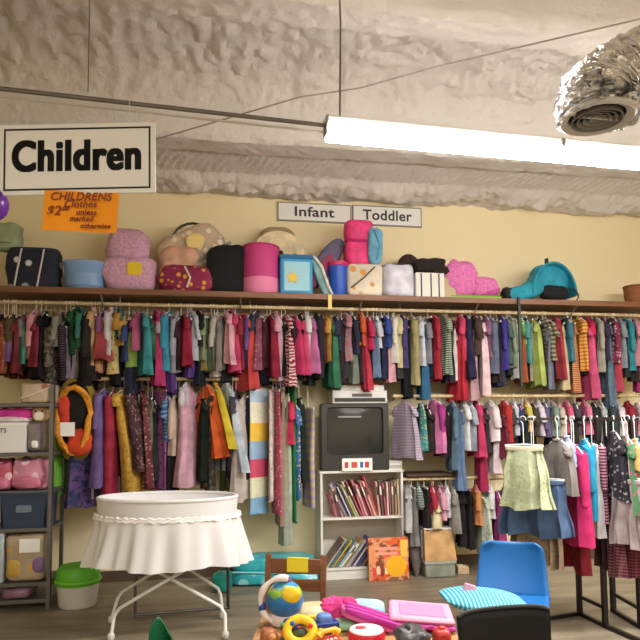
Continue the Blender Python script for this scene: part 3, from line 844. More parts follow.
MB().blob((.05, -.0, c0.z-.2), (.2, .1, .24), .9, .9, .3, 5, 4).build('paw', mat('C8401E', .9, pat='cloth'), t)
MB().box((-.10, -.06, c0.z-.14), (.02, -.055, c0.z-.02)).xf(Matrix.Rotation(0, 4, 'X')).build('paper_tag', whitep, t)
MB().tube([(0, .1, c0.z+.35), (0, RY-5.72, c0.z+.42), (0, RY-5.72, LZ+.02)], .003, 5).build('hanger', wire, t)

# ------------------------------------------------------------------ things on the top shelf
G1 = 'bags and carriers on the top shelf'
def shelf_box(px0, pytop, px1, Y, zb=SZ):
    a = atY(px0, 285, Y); c = atY(px1, 285, Y); zt = zcol((px0+px1)/2, pytop, (a.x+c.x)/2, Y)
    return (a.x+c.x)/2, c.x-a.x, zt-zb
def sth(name, label, cat, box, Y, zb=SZ, rz=0, g=G1):
    return thing(name, label, cat, (box[0], Y, zb), rz, g)
# 1 navy diaper bag
Y = 5.95; b_ = shelf_box(8, 250, 61, Y); x, w, h = b_
t = sth('diaper_bag', 'navy star-print bag with white straps at the left end of top shelf', 'bag', b_, Y)
MB().blob((0, 0, h/2), (w, .22, h), .35, .4, .08, 4, 1).build('bag_body', mat('1A2036', .8, pat='floral', col2='D8D8E0', scale=.3, bump=.2), t)
for s_ in (-.2, .22): MB().tube([(w*s_-.05, -.115, .02), (w*s_-.02, -.125, h*.5), (w*s_+.0, -.10, h*.95), (w*s_, 0, h+.0)], .008, 6).build('strap', mat('D8D4D0', .7), t)
MB().blob((0, 0, h-.015), (w*.94, .18, .05), .5, .5).build('flap', mat('262C46', .8), t)
b2_ = shelf_box(-8, 224, 21, 6.0, SZ+h-.01)
t = thing('cushion', 'mottled grey green cushion resting on top of the navy star-print bag', 'cushion', (b2_[0], 6.0, SZ+h-.01), 0, G1)
MB().blob((0, 0, b2_[2]/2), (b2_[1], .2, b2_[2]), .5, .5, .2, 4, 6).build('cushion_cover', mat('A6B492', .9, pat='cloth'), t)
MB().tube([(-b2_[1]/2+.02, -.08, .05), (0, -.105, .06), (b2_[1]/2-.02, -.08, .05)], .005, 6).build('piping', mat('6D7A60', .9), t)
# 2 blue basin
b_ = shelf_box(63, 263, 106, 5.9); x, w, h = b_
t = sth('plastic_basin', 'light blue oval plastic basin left of the pink plush seat', 'basin', b_, 5.9)
MB().lathe([(.36, 0), (.42, .03), (.49, h*.85), (.505, h*.88), (.505, h), (.475, h), (.45, .04), (.3, .03)], 32, sx=w, sy=.28).build('tub', mat('7FA4D6', .35), t)
MB().tube([Vector((w*.5*math.cos(a), .14*math.sin(a), h-.012)) for a in [2*PI*i/28 for i in range(28)]], .01, 6, closed=True).build('rim', mat('92B2DE', .35), t)
# 3 pink plush seat
b_ = shelf_box(103, 228, 158, 5.95); x, w, h = b_
t = sth('plush_baby_lounger', 'tall lilac pink plush baby seat with a small yellow patch', 'baby seat', b_, 5.95)
pl = mat('D9A8C4', .95, pat='speck', bump=1)
MB().blob((0, 0, h*.27), (w, .3, h*.56), .6, .6, .12, 4, 1).build('seat_base', pl, t)
MB().blob((-.03, .05, h*.66), (w*.8, .22, h*.68), .7, .7, .12, 4, 2).build('backrest', pl, t)
MB().tube([(-w*.36, -.08, h*.5), (0, -.13, h*.47), (w*.36, -.08, h*.5)], .012, 6).build('seam_piping', mat('C88FB2', .9), t)
MB().blob((.05, -.15, h*.33), (.13, .02, .12), .4, .4).build('yellow_patch', mat('F0CF2C', .8), t, label='small yellow embroidered patch')
# 4 infant carrier with clear wrap
Y = 6.03; b_ = shelf_box(155, 224, 230, Y); x, w, h = b_
t = sth('infant_bouncer', 'beige baby bouncer with duck print seat and black arched bar', 'baby seat', b_, Y)
bt = mat('CDB498', .85, pat='floral', col2='EFE3CE', scale=.35, bump=.3)
Mr = Matrix.Translation((0, 0, h*.62)) @ Matrix.Rotation(-.5, 4, 'Y')
MB().blob((0, 0, 0), (w*.9, .22, h*.62), .7, .7, .12, 3, 4, M=Mr).build('seat_pad', bt, t)
MB().blob((-.12, -.05, h*.42), (w*.52, .2, h*.5), .7, .7, .15, 3, 5).build('head_support', mat('D9A98F', .85, pat='cloth'), t)
MB().blob((.02, -.125, h*.72), (.17, .03, .14), .8, .8, .25, 4, 9).build('duck_patch', mat('EFD58A', .8), t, label='pale yellow duck patch')
MB().tube([Vector((.30*w*math.cos(a)-.0, -.02, h*.68+h*.32*math.sin(a))) for a in [math.radians(q) for q in range(0, 181, 15)]], .013, 8).build('carry_bar', mat('1A1816', .4), t)
MB().tube([(w*.08, -.1, h*.45), (w*.32, -.12, h*.62), (w*.5, -.06, h*.74)], .017, 8).build('grey_bar', mat('8C8A84', .4), t)
MB().tube([(-w*.35, 0, h*.3), (-w*.3, 0, .012), (w*.3, 0, .012), (w*.35, 0, h*.4)], .012, 8).build('frame', mat('77726A', .4, .5), t)
# 5 patterned red bag
b_ = shelf_box(158, 266, 216, 5.86); x, w, h = b_
t = sth('patterned_bag', 'low red and purple patterned cloth bag lying before the baby bouncer', 'bag', b_, 5.86)
MB().blob((0, 0, h/2), (w, .16, h), .6, .6, .15, 4, 2).build('bag_body', mat('8E1F4A', .8, pat='floral', col2='E0A040', scale=.5), t)
MB().tube([(-.02, -.085, h*.9), (.03, -.095, h*.5), (0, -.085, h*.15)], .011, 6).build('white_strap', mat('E4CFC8', .7), t)
# 6 black bag
b_ = shelf_box(206, 246, 246, 5.9); x, w, h = b_
t = sth('black_bag', 'plain black soft bag left of the round pink storage tub', 'bag', b_, 5.9)
MB().blob((0, 0, h*.48), (w, .22, h), .5, .55, .2, 3, 8).build('bag_body', mat('0C0E12', .85), t)
MB().tube([(-.1, -.05, h*.8), (-.02, -.07, h*.97), (.1, -.05, h*.85)], .008, 6).build('handle', mat('17191E', .7), t)
# 7 coiled rug
Y = 6.08; b_ = shelf_box(252, 221, 305, Y); x, w, h = b_
t = sth('woven_basket', 'cream coiled round basket standing behind the pink and blue containers', 'basket', b_, Y)
cb = mat('E6D6B2', .9, pat='cloth', bump=.5)
for i in range(8):
    r = (w*.48)*(1-i*.115)
    MB().tube([Vector((r*math.cos(a), -.03-.014*i*.6, h*.56+r*.9*math.sin(a))) for a in [2*PI*q_/30 for q_ in range(30)]], w*.034, 8, closed=True).build('coil', cb, t)
MB().blob((0, .07, h*.5), (w*.8, .1, h*.9), .6, .8).build('basket_back', mat('A8946C', .9, pat='cloth'), t)
# 8 pink tub
Y = 5.89; b_ = shelf_box(242, 247, 279, Y); x, w, h = b_
t = sth('storage_tub', 'round magenta pink fabric storage tub with paler band at its base', 'storage tub', b_, Y)
MB().lathe([(.49, h*.3), (.5, h*.34), (.5, h*.95), (.47, h), (.1, h+.004)], 32, sx=w, sy=w).build('tub_wall', mat('CE4288', .6), t)
MB().lathe([(.44, 0), (.49, .02), (.505, h*.15), (.505, h*.32)], 32, sx=w, sy=w).build('base_band', mat('F089B4', .6), t)
MB().tube([Vector((w*.5*math.cos(a), w*.5*math.sin(a), h*.97)) for a in [2*PI*i/28 for i in range(28)]], .008, 6, closed=True).build('rim', mat('C02A70', .6), t)
MB().blob((0, 0, h+.02), (.09, .07, .05), .7, .7).build('lid_loop', mat('F0B8CC', .6), t)
# 9 blue star box
b_ = shelf_box(279, 257, 311, 5.88); x, w, h = b_
t = sth('lunch_box', 'light blue square box with yellow star and green lid loop', 'box', b_, 5.88)
MB().box((-w/2, -.12, 0), (w/2, .12, h*.98)).build('box_body', mat('3FA7DC', .6), t, bev=.02)
MB().box((-w/2+.035, -.128, .03), (w/2-.03, -.12, h*.8)).build('front_panel', mat('A9DDF2', .6), t, bev=.004)
MB().box((-w/2-.004, -.125, h*.86), (w/2+.004, .125, h*.98)).build('dark_rim', mat('1F6AA0', .6), t, bev=.006)
st = [(.07*math.cos(PI/2+PI*i/5)*(1 if i % 2 == 0 else .45), .07*math.sin(PI/2+PI*i/5)*(1 if i % 2 == 0 else .45)) for i in range(10)]
MB().prism(st, 0, .008, Matrix.Translation((-.04, -.128, h*.4)) @ Matrix.Rotation(PI/2, 4, 'X')).build('star', mat('F2D24A', .6), t, smooth=False)
MB().tube([(-.05, 0, h*.97), (0, 0, h*1.07), (.05, 0, h*.97)], .012, 8).build('lid_loop', mat('4F9A3C', .5), t)
# 10 grey purple tilted cushion and white curved thing
Y = 5.98; b_ = shelf_box(306, 238, 346, Y); x, w, h = b_
t = sth('nursing_pillow', 'grey purple rounded pillow with maroon underside leaning behind blue jug', 'pillow', b_, Y)
Mr = Matrix.Translation((-.02, .0, h*.56)) @ Matrix.Rotation(.62, 4, 'Y')
MB().blob((0, 0, 0), (w*.5, .2, h*1.02), .8, .7, M=Mr).build('pillow_top', mat('6C6684', .85, pat='cloth'), t)
Mr = Matrix.Translation((-.07, -.03, h*.42)) @ Matrix.Rotation(.62, 4, 'Y')
MB().blob((0, 0, 0), (w*.32, .18, h*.85), .8, .7, M=Mr).build('pillow_underside', mat('9A4468', .85), t)
b_ = shelf_box(309, 256, 333, 5.84); x, w, h = b_
t = sth('folded_bib', 'pale blue and white curved bib leaning between the star box and jug', 'bib', b_, 5.84)
MB().blob((0, 0, h*.48), (w*.42, .06, h*1.0), .7, .6, 0, M=Matrix.Translation((0, 0, h*.48)) @ Matrix.Rotation(-.35, 4, 'Y') @ Matrix.Translation((0, 0, -h*.48))).build('cloth', mat('8FB8BC', .8, pat='cloth'), t)
MB().tube([(-w*.3, -.035, h*.95), (-.0, -.05, h*.7), (w*.3, -.04, h*.2), (w*.45, -.03, .01)], .014, 8).build('white_edge', mat('EAE6D8', .8), t)
# 11 blue jug
b_ = shelf_box(329, 263, 347, 5.86); x, w, h = b_
t = sth('blue_tub', 'deep blue plastic tub with red pink rim beside the white flowered bag', 'tub', b_, 5.86)
MB().lathe([(.4, 0), (.45, .02), (.52, h*.9)], 24, sx=w, sy=w).build('tub_wall', mat('2458C8', .4), t)
MB().lathe([(.52, h*.88), (.56, h*.9), (.56, h), (.5, h)], 24, sx=w, sy=w).build('rim', mat('D03468', .4), t)
# 12 white floral bag
Y = 5.9; b_ = shelf_box(345, 266, 381, Y); x, w, h12 = b_
t = sth('flowered_bag', 'white bag with orange and teal flower pattern under the pink rolled bag', 'bag', b_, Y)
MB().blob((0, 0, h12/2), (w, .24, h12), .3, .35, .05, 3, 3).build('bag_body', mat('E6DCC8', .8, pat='floral', col2='DE9A4C', scale=.3), t)
MB().tube([(-w*.4, -.12, h12*.25), (-.02, -.13, h12*.55), (w*.25, -.12, h12*.9)], .009, 6).build('strap', mat('6E5A4A', .7), t)
# 13 pink rolled bag
b_ = shelf_box(344, 222, 373, Y, SZ+h12-.01); x, w, h = b_
t = thing('rolled_bag', 'hot pink tall rolled bag standing on top of the white flowered bag', 'bag', (x, Y, SZ+h12-.008), 0, G1)
pk = mat('EE3A80', .6, pat='cloth', bump=.3)
MB().blob((.0, 0, h*.27), (w, .22, h*.58), .45, .6, .1, 3, 1).build('bag_lower', pk, t)
MB().blob((.01, 0, h*.75), (w*1.02, .22, h*.5), .45, .6, .1, 3, 2).build('bag_upper', pk, t)
MB().tube([(-w*.45, -.09, h*.52), (0, -.115, h*.5), (w*.45, -.09, h*.52)], .01, 6).build('seam_band', mat('B02060', .6), t)
b_ = shelf_box(366, 231, 381, 5.87, SZ+h12-.01); x, w, h = b_
t = thing('blue_pouch', 'light blue soft pouch squeezed against the pink rolled bag', 'pouch', (x, 5.8, SZ+h12-.01), 0, G1)
MB().blob((0, 0, h*.5), (w, .12, h), .6, .7, .25, 5, 3).build('pouch_body', mat('6FAFD0', .7, pat='cloth'), t)
MB().tube([(-.02, -.06, h*.95), (.03, -.065, h*.5), (.0, -.06, h*.1)], .006, 6).build('drawstring', mat('4A86B0', .7), t)
# 14 white round bag
b_ = shelf_box(381, 266, 412, 5.89); x, w, h = b_
t = sth('white_round_box', 'white rounded fabric box with dark piped rim in the shelf row', 'box', b_, 5.89)
MB().blob((0, 0, h*.5), (w, w*.9, h), .3, .6).build('box_body', mat('DCDCEC', .75, pat='cloth'), t)
MB().tube([Vector((w*.46*math.cos(a), w*.41*math.sin(a), h*.95)) for a in [2*PI*i/24 for i in range(24)]], .01, 6, closed=True).build('dark_rim', mat('4A2E3C', .7), t)
# 15 hats & striped box
b_ = shelf_box(413, 275, 441, 5.87); x, w, h15 = b_
t = sth('striped_box', 'white box with thin black and green stripes holding a black hat', 'box', b_, 5.87)
MB().box((-w/2, -.1, 0), (w/2, .1, h15)).build('box_body', mat('ECE8E0', .6), t, bev=.006)
for s_ in (-.32, .02, .3): MB().box((w*s_-.007, -.1025, .01), (w*s_+.007, -.1, h15-.01)).build('stripe', mat('24382E', .6), t)
b2_ = shelf_box(413, 259, 446, 5.87, SZ+h15)
t = thing('black_hat', 'fluffy black hat slumped on the white striped box', 'hat', (b2_[0], 5.87, SZ+h15), 0, G1)
MB().blob((0, 0, b2_[2]*.5), (b2_[1], .2, b2_[2]), .8, .7, .25, 4, 3).build('hat_body', mat('1E1614', .95, pat='speck', bump=1), t)
MB().blob((.09, -.06, b2_[2]*.2), (b2_[1]*.5, .12, b2_[2]*.5), .8, .7, .3, 4, 4).build('ear_flap', mat('2A1E1A', .95), t)
b_ = shelf_box(397, 255, 421, 6.05); x, w, h = b_
t = sth('brown_hat', 'dark brown round hat behind the white fabric box', 'hat', b_, 6.05)
MB().blob((0, 0, h*.62), (w, .2, h*.75), .8, .9, .1, 3, 7).build('crown', mat('3A2622', .9, pat='cloth'), t)
MB().lathe([(.0, 0), (.12, 0), (.13, h*.3), (.1, h*.4)], 20).build('hat_stand', mat('52403A', .9), t)
# 16 pink fluffy
b_ = shelf_box(442, 263, 498, 5.98); x, w, h = b_
t = sth('pink_blanket', 'fluffy pink crumpled fleece draped on the green tray', 'blanket', b_, 5.98)
pf = mat('E87FC0', .95, pat='speck', bump=1)
MB().blob((-.12, 0, h*.55), (w*.62, .24, h*.95), .8, .8, .22, 4, 1).blob((.13, -.02, h*.36), (w*.55, .22, h*.55), .8, .8, .2, 4, 2).build('fleece', pf, t)
MB().blob((.16, -.07, h*.27), (w*.4, .12, h*.3), .8, .8, .2, 5, 9).build('fleece_fold', mat('C75C9C', .95, pat='speck', bump=1), t)
b_ = shelf_box(449, 289, 499, 5.82, SZ); x, w, h = b_
t = sth('green_tray', 'thin light green tray lying in front of the pink fleece', 'tray', b_, 5.82)
MB().box((-w/2, -.05, 0), (w/2, .03, .022)).build('tray_base', mat('A8CC66', .5), t, bev=.006)
MB().tube([(-w/2, -.05, .028), (w/2, -.05, .028)], .007, 6).build('rim', mat('8DBB4A', .5), t)
b_ = shelf_box(441, 276, 460, 5.82); x, w, h = b_
t = sth('paper_box', 'small beige cardboard carton between striped box and green tray', 'carton', (b_[0]-.02, b_[1], b_[2]), 5.94, SZ)
MB().box((-w/2, -.05, 0), (w/2, .05, h)).build('carton_body', mat('C8B490', .7), t, bev=.003)
MB().box((-w/2, -.05, h), (w/2, .02, h+.006)).build('lid_flap', mat('D8C8A8', .7), t)
# 17 teal carrier
Y = 5.92; b_ = shelf_box(503, 263, 571, Y); x, w, h = b_
t = sth('baby_carrier', 'teal fabric baby carrier with black straps and a black handle', 'baby carrier', b_, Y)
te = mat('1C98B4', .75, pat='cloth', bump=.3)
hood = MB()
n1_, n2_ = 16, 10; vs = []
for i in range(n1_+1):
    a = PI*i/n1_
    for j in range(n2_+1):
        bb = PI*.62*j/n2_
        vs.append(Vector((w*.17+w*.33*math.cos(a), -.12+.24*(1-math.cos(bb))/2*1.4-.0, h*.16+h*.82*math.sin(a)*math.sin(PI/2-bb*.25+.0))))
fs = [(i*(n2_+1)+j, i*(n2_+1)+j+1, (i+1)*(n2_+1)+j+1, (i+1)*(n2_+1)+j) for i in range(n1_) for j in range(n2_)]
ho = hood.add(vs, fs).build('hood', te, t); sm = ho.modifiers.new('thick', 'SOLIDIFY'); sm.thickness = .02
MB().blob((-w*.2, -.02, h*.22), (w*.55, .2, h*.42), .7, .7, .25, 4, 6, M=Matrix.Translation((-w*.2, 0, h*.2)) @ Matrix.Rotation(-.35, 4, 'Y') @ Matrix.Translation((w*.2, 0, -h*.18))).build('leg_cover', te, t)
MB().blob((w*.2, .02, h*.62), (w*.56, .2, h*.7), .75, .7, .12, 4, 3).build('side_panel', te, t)
MB().blob((w*.2, -.05, h*.24), (w*.4, .14, h*.36), .7, .7, .15, 4, 2).build('seat_lining', mat('14181C', .9), t)
MB().blob((-w*.45, 0, h*.2), (w*.14, .16, h*.34), .8, .8, .2, 3, 4).build('black_strap_bundle', mat('1C1C20', .8), t)
MB().box((w*.13, -.02, h*.96), (w*.165, .02, h*1.12)).build('handle', mat('161616', .5), t, bev=.004)
MB().tube([Vector((w*.36+.1*math.cos(a), -.14, .06+.07*math.sin(a))) for a in [math.radians(q) for q in range(-90, 91, 15)]], .007, 6).build('wire_loop', mat('3A3A3E', .4, .5), t)
b_ = shelf_box(625, 287, 643, 5.93); x, w, h = b_
t = sth('wicker_basket', 'small brown wicker basket far along the shelf past teal carrier', 'basket', b_, 5.93)
MB().lathe([(.4, 0), (.48, h*.5), (.52, h), (.46, h), (.42, .02)], 20, sx=w, sy=w).build('basket_wall', mat('8A5230', .8, pat='speck', bump=1), t)
MB().tube([Vector((w*.5*math.cos(a), w*.5*math.sin(a), h)) for a in [2*PI*i/20 for i in range(20)]], .009, 6, closed=True).build('rim', mat('6E3E24', .8), t)

# ------------------------------------------------------------------ steel shelving on the left
fp = atZ(50, 609, 0); FX, FY = fp.x, fp.y; DEP = .42; WID = 1.15
sm_ = mat('6E6C6A', .45, .5)
def shz(py): return zcol(30, py, FX-.15, FY)
levels = [shz(608)-.0, shz(583), shz(528.5), shz(491), shz(452.5), shz(403)]
levels[0] = .08
t = thing('steel_shelving', 'grey steel shelving unit at the left edge stacked with bins and bags', 'shelving', (FX, FY, 0))
TOPZ = shz(384)
for x_, y_ in ((0, 0), (0, DEP), (-WID, 0), (-WID, DEP)):
    sx = -1 if x_ == 0 else 1; sy = 1 if y_ == 0 else -1
    MB().box((x_, y_, 0), (x_+sx*.036, y_+sy*.004, TOPZ)).box((x_, y_, 0), (x_+sx*.004, y_+sy*.036, TOPZ)).build('upright', sm_, t, smooth=False)
for z in levels:
    MB().box((-WID+.005, .005, z-.03), (-.005, DEP-.005, z)).build('shelf_board', sm_, t, bev=.003)
G2 = 'goods on the steel shelving'
def lbox(px0, pyt, px1, lev, Yo=.02, dep=.34):
    Y_ = FY+Yo; a = atY(px0, 450, Y_); c = atY(px1, 450, Y_); z0_ = levels[lev]; zt = zcol((px0+px1)/2, pyt, (a.x+c.x)/2, Y_)
    return a.x, min(c.x, FX-.012), Y_, z0_, zt-z0_, dep
def lth(name, label, cat, bx): return thing(name, label, cat, ((bx[0]+bx[1])/2, bx[2]+bx[5]/2, bx[3]), 0, G2)
bx = lbox(-14, 423, 25, 4); w, h, d = bx[1]-bx[0], bx[4], bx[5]
t = lth('white_box', 'white cardboard box with handwritten letters on the steel shelving', 'box', bx)
MB().box((-w/2, -d/2, 0), (w/2, d/2, h)).build('box_body', mat('E8E6E4', .6), t, bev=.004)
MB().box((-w/2-.004, -d/2-.004, h*.9), (w/2+.004, d/2+.004, h+.004)).build('lid', mat('EFEDEA', .6), t, bev=.004)
text_part('lettering', 'TS', .05, mat('2A2A30', .6), t, (-w*.08, -d/2-.002, h*.74), bold=.001)
bx = lbox(26, 421, 40, 4, .05, .2); w, h, d = bx[1]-bx[0], bx[4], bx[5]
t = lth('grey_bag', 'grey brown crumpled bag squeezed right of the white lettered box', 'bag', bx)
MB().blob((0, 0, h/2), (w, d, h), .5, .5, .25, 5, 2).build('bag_body', mat('8A7E7C', .8, pat='cloth', bump=.4), t)
MB().blob((.01, -d*.45, h*.25), (w*.5, .04, h*.25), .7, .7).build('white_tag', whitep, t)
# above the white box: pink clothes and plush
bx = lbox(-12, 404, 30, 4, .03, .26); zb = levels[4]+lbox(-14, 423, 25, 4)[4]+.006; w = bx[1]-bx[0]; h = levels[5]-.03-zb-.01
h = max(h, .1)
t = thing('folded_clothes', 'magenta folded clothes piled on the white lettered box', 'clothes', ((bx[0]+bx[1])/2, bx[2]+.14, zb), 0, G2)
MB().blob((0, 0, h*.5), (w, .24, h), .5, .5, .25, 5, 3).build('pink_cloth', mat('C02C88', .85, pat='cloth'), t)
MB().blob((.0, -.07, h*.2), (w*.9, .14, h*.4), .6, .6, .3, 5, 4).build('white_cloth', mat('E6D8DC', .85, pat='cloth'), t)
bx = lbox(29, 402, 47, 4, .02, .16)
t = thing('plush_toy', 'tan and white plush toy lying beside the magenta folded clothes', 'soft toy', ((bx[0]+bx[1])/2-.01, bx[2]+.1, zb-.0), 0, G2)
MB().blob((0, 0, .07), (.14, .12, .14), .9, .9, .08, 3, 1).build('head', mat('C8A478', .95, pat='speck', bump=1), t)
MB().blob((.0, -.06, .05), (.09, .04, .08), .9, .9).build('muzzle', mat('EDE2D0', .95), t)
for s_ in (-1, 1): MB().blob((s_*.025, -.06, .09), (.018, .014, .02), 1, 1).build('eye', blackp, t)
for s_ in (-1, 1): MB().blob((s_*.05, 0, .135), (.04, .03, .05), 1, 1).build('ear', mat('9C7A50', .95), t)
bx = lbox(17, 383, 51, 5, .02, .3); w, h, d = bx[1]-bx[0], max(.12, bx[4]), bx[5]
t = lth('tan_case', 'tan printed case on the topmost board of the steel shelving', 'case', bx)
MB().blob((0, 0, h/2), (w, d, h), .25, .3).build('case_body', mat('C0AC94', .7, pat='floral', col2='A8685C', scale=.25), t)
MB().tube([(-w*.45, -d/2-.004, h*.25), (0, -d/2-.01, h*.45), (w*.45, -d/2-.004, h*.8)], .007, 6).build('piping', mat('E2D6C6', .7), t)
bx = lbox(10, 462, 45, 3, .03, .3)
for nm_, lab_, p0_, p1_, pt_, c_, sd, z_ in (('pink_bag', 'pink plastic bag of clothes, upper of the pile above the navy bin', 10, 46, 458, 'D58CA4', 1, .5), ('pink_bundle', 'rosy pink cloth bundle leaning by the pink plastic bag', -10, 12, 460, 'B8506C', 2, 0)):
    bx = lbox(p0_, pt_, p1_, 3, .03, .3); w, h, d = bx[1]-bx[0], bx[4], bx[5]
    t = lth(nm_, lab_, 'bag', bx)
    MB().blob((0, 0, h*.48), (w, d, h), .5, .5, .25, 5, sd).build('bag_body', mat(c_, .35, pat='floral', col2='EBC4CE', scale=.3, bump=.5), t)
    MB().blob((0, -d*.4, h*.25), (w*.8, .1, h*.4), .6, .6, .25, 5, sd+4).build('lower_fold', mat('C8708E', .4, pat='cloth'), t)
bx = lbox(1, 493, 49, 2, .01, .34); w, h, d = bx[1]-bx[0], bx[4], bx[5]
t = lth('navy_bin', 'navy blue plastic storage bin with white papers on the steel shelving', 'bin', bx)
nb = mat('25364E', .5)
s_ = w/2
MB().prism([(-s_*.9, 0), (s_*.9, 0), (s_, h), (s_-.012, h), (s_*.9-.012, .012), (-s_*.9+.012, .012), (-s_+.012, h), (-s_, h)], -d/2, d/2, Matrix.Rotation(PI/2, 4, 'X')).box((-s_*.92, -d/2, .01), (s_*.92, -d/2+.008, h)).box((-s_*.92, d/2-.008, .01), (s_*.92, d/2, h)).build('bin_body', nb, t, smooth=False)
MB().box((-s_-.006, -d/2-.01, h-.02), (s_+.006, -d/2+.002, h+.004)).build('rim', nb, t)
MB().blob((.0, -d/2-.004, h*.55), (.12, .012, .06), .3, .3).build('label_holder', mat('6C7A88', .4), t)
MB().box((-w*.2, -d*.4, h*.9), (w*.15, d*.2, h*.98)).build('paper', whitep, t)
bx = lbox(7, 534, 47, 1, .02, .3); w, h, d = bx[1]-bx[0], bx[4], bx[5]
t = lth('clear_toy_bag', 'clear bag of mixed toys with a white label on steel shelving', 'bag', bx)
MB().blob((0, 0, h/2), (w, d, h), .3, .35, .08, 4, 3).build('bag_body', mat('B8A488', .3, pat='floral', col2='D8A048', scale=.3, bump=.5), t)
MB().box((-.04, -d/2-.012, h*.62), (.12, -d/2-.006, h*.9)).build('white_label', whitep, t)
MB().blob((.1, -d*.42, h*.35), (.1, .06, .14), .7, .7).build('purple_toy', mat('8A6A9C', .5), t)
MB().blob((-.08, -d*.42, h*.3), (.12, .06, .16), .7, .7).build('yellow_toy', mat('C8A24A', .5), t)
bx = lbox(-12, 532, 6, 1, .03, .3); w, h, d = bx[1]-bx[0], bx[4], bx[5]
t = lth('pale_box', 'pale blue white plastic box left of the clear toy bag', 'box', bx)
MB().box((-w/2, -d/2, 0), (w/2, d/2, h*.93)).build('box_body', mat('B8C4C8', .3), t, bev=.01)
MB().box((-w/2-.006, -d/2-.006, h*.9), (w/2+.004, d/2+.006, h)).build('lid', mat('D0D8DA', .3), t, bev=.006)
bx = lbox(4, 588, 33, 0, .03, .3); w, h, d = bx[1]-bx[0], bx[4], bx[5]
t = lth('lilac_bag', 'dusky lilac bag on the bottom board of the steel shelving', 'bag', bx)
MB().blob((0, 0, h/2), (w, d, h), .45, .45, .2, 5, 3).build('bag_body', mat('9A7488', .5, pat='cloth', bump=.4), t)
MB().tube([(-.05, -d*.3, h*.9), (0, -d*.3, h*1.0), (.06, -d*.3, h*.9)], .006, 6).build('handle', mat('7A5468', .5), t)

# ------------------------------------------------------------------ white tub with green lid
fp = atZ(73, 611, 0)
t = thing('storage_bin', 'white plastic bin with lime green lid on floor beside steel shelving', 'storage bin', (fp.x, fp.y+.17, 0))
k = (fp-ORG).dot(fw)/F
w = 42*k; h = 25*k
MB().lathe([(.42, 0), (.45, .02), (.5, h), (.48, h)], 4*9, sx=w, sy=.33).build('bin_body', mat('D8D8D2', .4), t)
hl = zcol(77, 567, fp.x, fp.y+.1)
MB().lathe([(.52, h-.02), (.53, h), (.52, h+.04), (.5, hl-.03), (.44, hl), (.05, hl-.02)], 36, sx=w, sy=.34).build('lid', mat('5FBE2A', .4), t, label='lime green domed lid')
MB().tube([Vector((w*.53*math.cos(a), .18*math.sin(a), h+.01)) for a in [2*PI*i/30 for i in range(30)]], .012, 6, closed=True).build('lid_rim', mat('78D040', .4), t)

# ------------------------------------------------------------------ bassinet
bc_ = atD(168, 500, 4.62); BX, BY = bc_.x, bc_.y; RZm = zcol(168, 497.5, BX, BY)
ba = -YAW*.9; 
t = thing('bassinet', 'white oval baby bassinet with ruffled skirt on crossed white metal legs', 'bassinet', (BX, BY, 0), ba)
wc = mat('E2E0E0', .85, bump=.12, scale=.4); wm = mat('E8E6E0', .35)
rx, ry = 69.5*4.62/F, .31
MB().lathe([(.93, RZm-.30), (.96, RZm-.28), (1.0, RZm-.01), (1.0, RZm+.008), (.965, RZm+.01), (.95, RZm-.02), (.93, RZm-.2), (.4, RZm-.22), (.02, RZm-.22)], 56, sx=rx, sy=ry, cap0=True, cap1=False).build('basket', wc, t)
MB().tube([Vector((rx*.985*math.cos(a), ry*.985*math.sin(a), RZm+.005)) for a in [2*PI*i/60 for i in range(60)]], .014, 8, closed=True).build('rim', wc, t)
MB().blob((0, 0, RZm-.16), (rx*1.84, ry*1.84, .11), .4, 1).build('mattress', mat('F3F1EE', .8), t)
zA = RZm-.125; zB = zcol(168, 570, BX, BY-.3); n = 168; rs = []
for j in range(15):
    v = j/14; ring = []
    for i in range(n):
        a = 2*PI*i/n; fold = math.sin(a*24+1.5*math.sin(a*3)+v)*.5+math.sin(a*11+2)*.6
        e = 1.02+.135*v**1.2+fold*.085*v**.7
        ring.append(Vector((rx*e*math.cos(a), ry*(e+.0*v)*math.sin(a), zA+(zB-zA)*v+.012*math.sin(a*5)*v)))
    rs.append(ring)
MB().rings(rs).build('skirt', wc, t)
rs = []
for j, (e, z) in enumerate(((1.0, .02), (1.035, .014), (1.03, .0), (1.045, -.012), (1.03, -.018))):
    rs.append([Vector((rx*(e+.012*math.sin(i*1.31+j))*math.cos(2*PI*i/n), ry*(e+.02*math.sin(i*1.31+j))*math.sin(2*PI*i/n), zA+z+.006*math.sin(i*1.9))) for i in range(n)])
MB().rings(rs).build('lace_ruffle', mat('F4F0EE', .85), t)
Mi = Matrix.Rotation(-ba, 4, 'Z') @ Matrix.Translation((-BX, -BY, 0))
def L_(px, py, z=None, d=None):
    p = atZ(px, py, z) if z is not None else atD(px, py, d); return Mi @ p
legs = (((111, 636.5), (115, 611), (183, 575), 4.36), ((225.5, 634.5), (225, 609), (155, 574), 4.40), ((111.5, 619), (119, 594), (158, 574), 4.78), ((223, 615), (220, 590), (190, 574), 4.82))
for i, (a, b1_, c, d) in enumerate(legs):
    A_ = L_(a[0], a[1], z=.03); B_ = L_(b1_[0], b1_[1], d=d); C_ = L_(c[0], c[1]-4, d=d+.02)
    D_ = Vector((C_.x+(C_.x-B_.x)*.5, C_.y, min(RZm-.29, C_.z+(C_.z-B_.z)*.5)))
    P_ = [A_, A_+(B_-A_)*.8, B_+(C_-B_)*.07, B_+(C_-B_)*.2, C_, D_]
    l = MB().tube(P_, .0125, 10).build('leg', wm, t)
    MB().blob((A_.x, A_.y, .028), (.05, .04, .056), .8, .9).build('foot', mat('D8D6D0', .4), l)
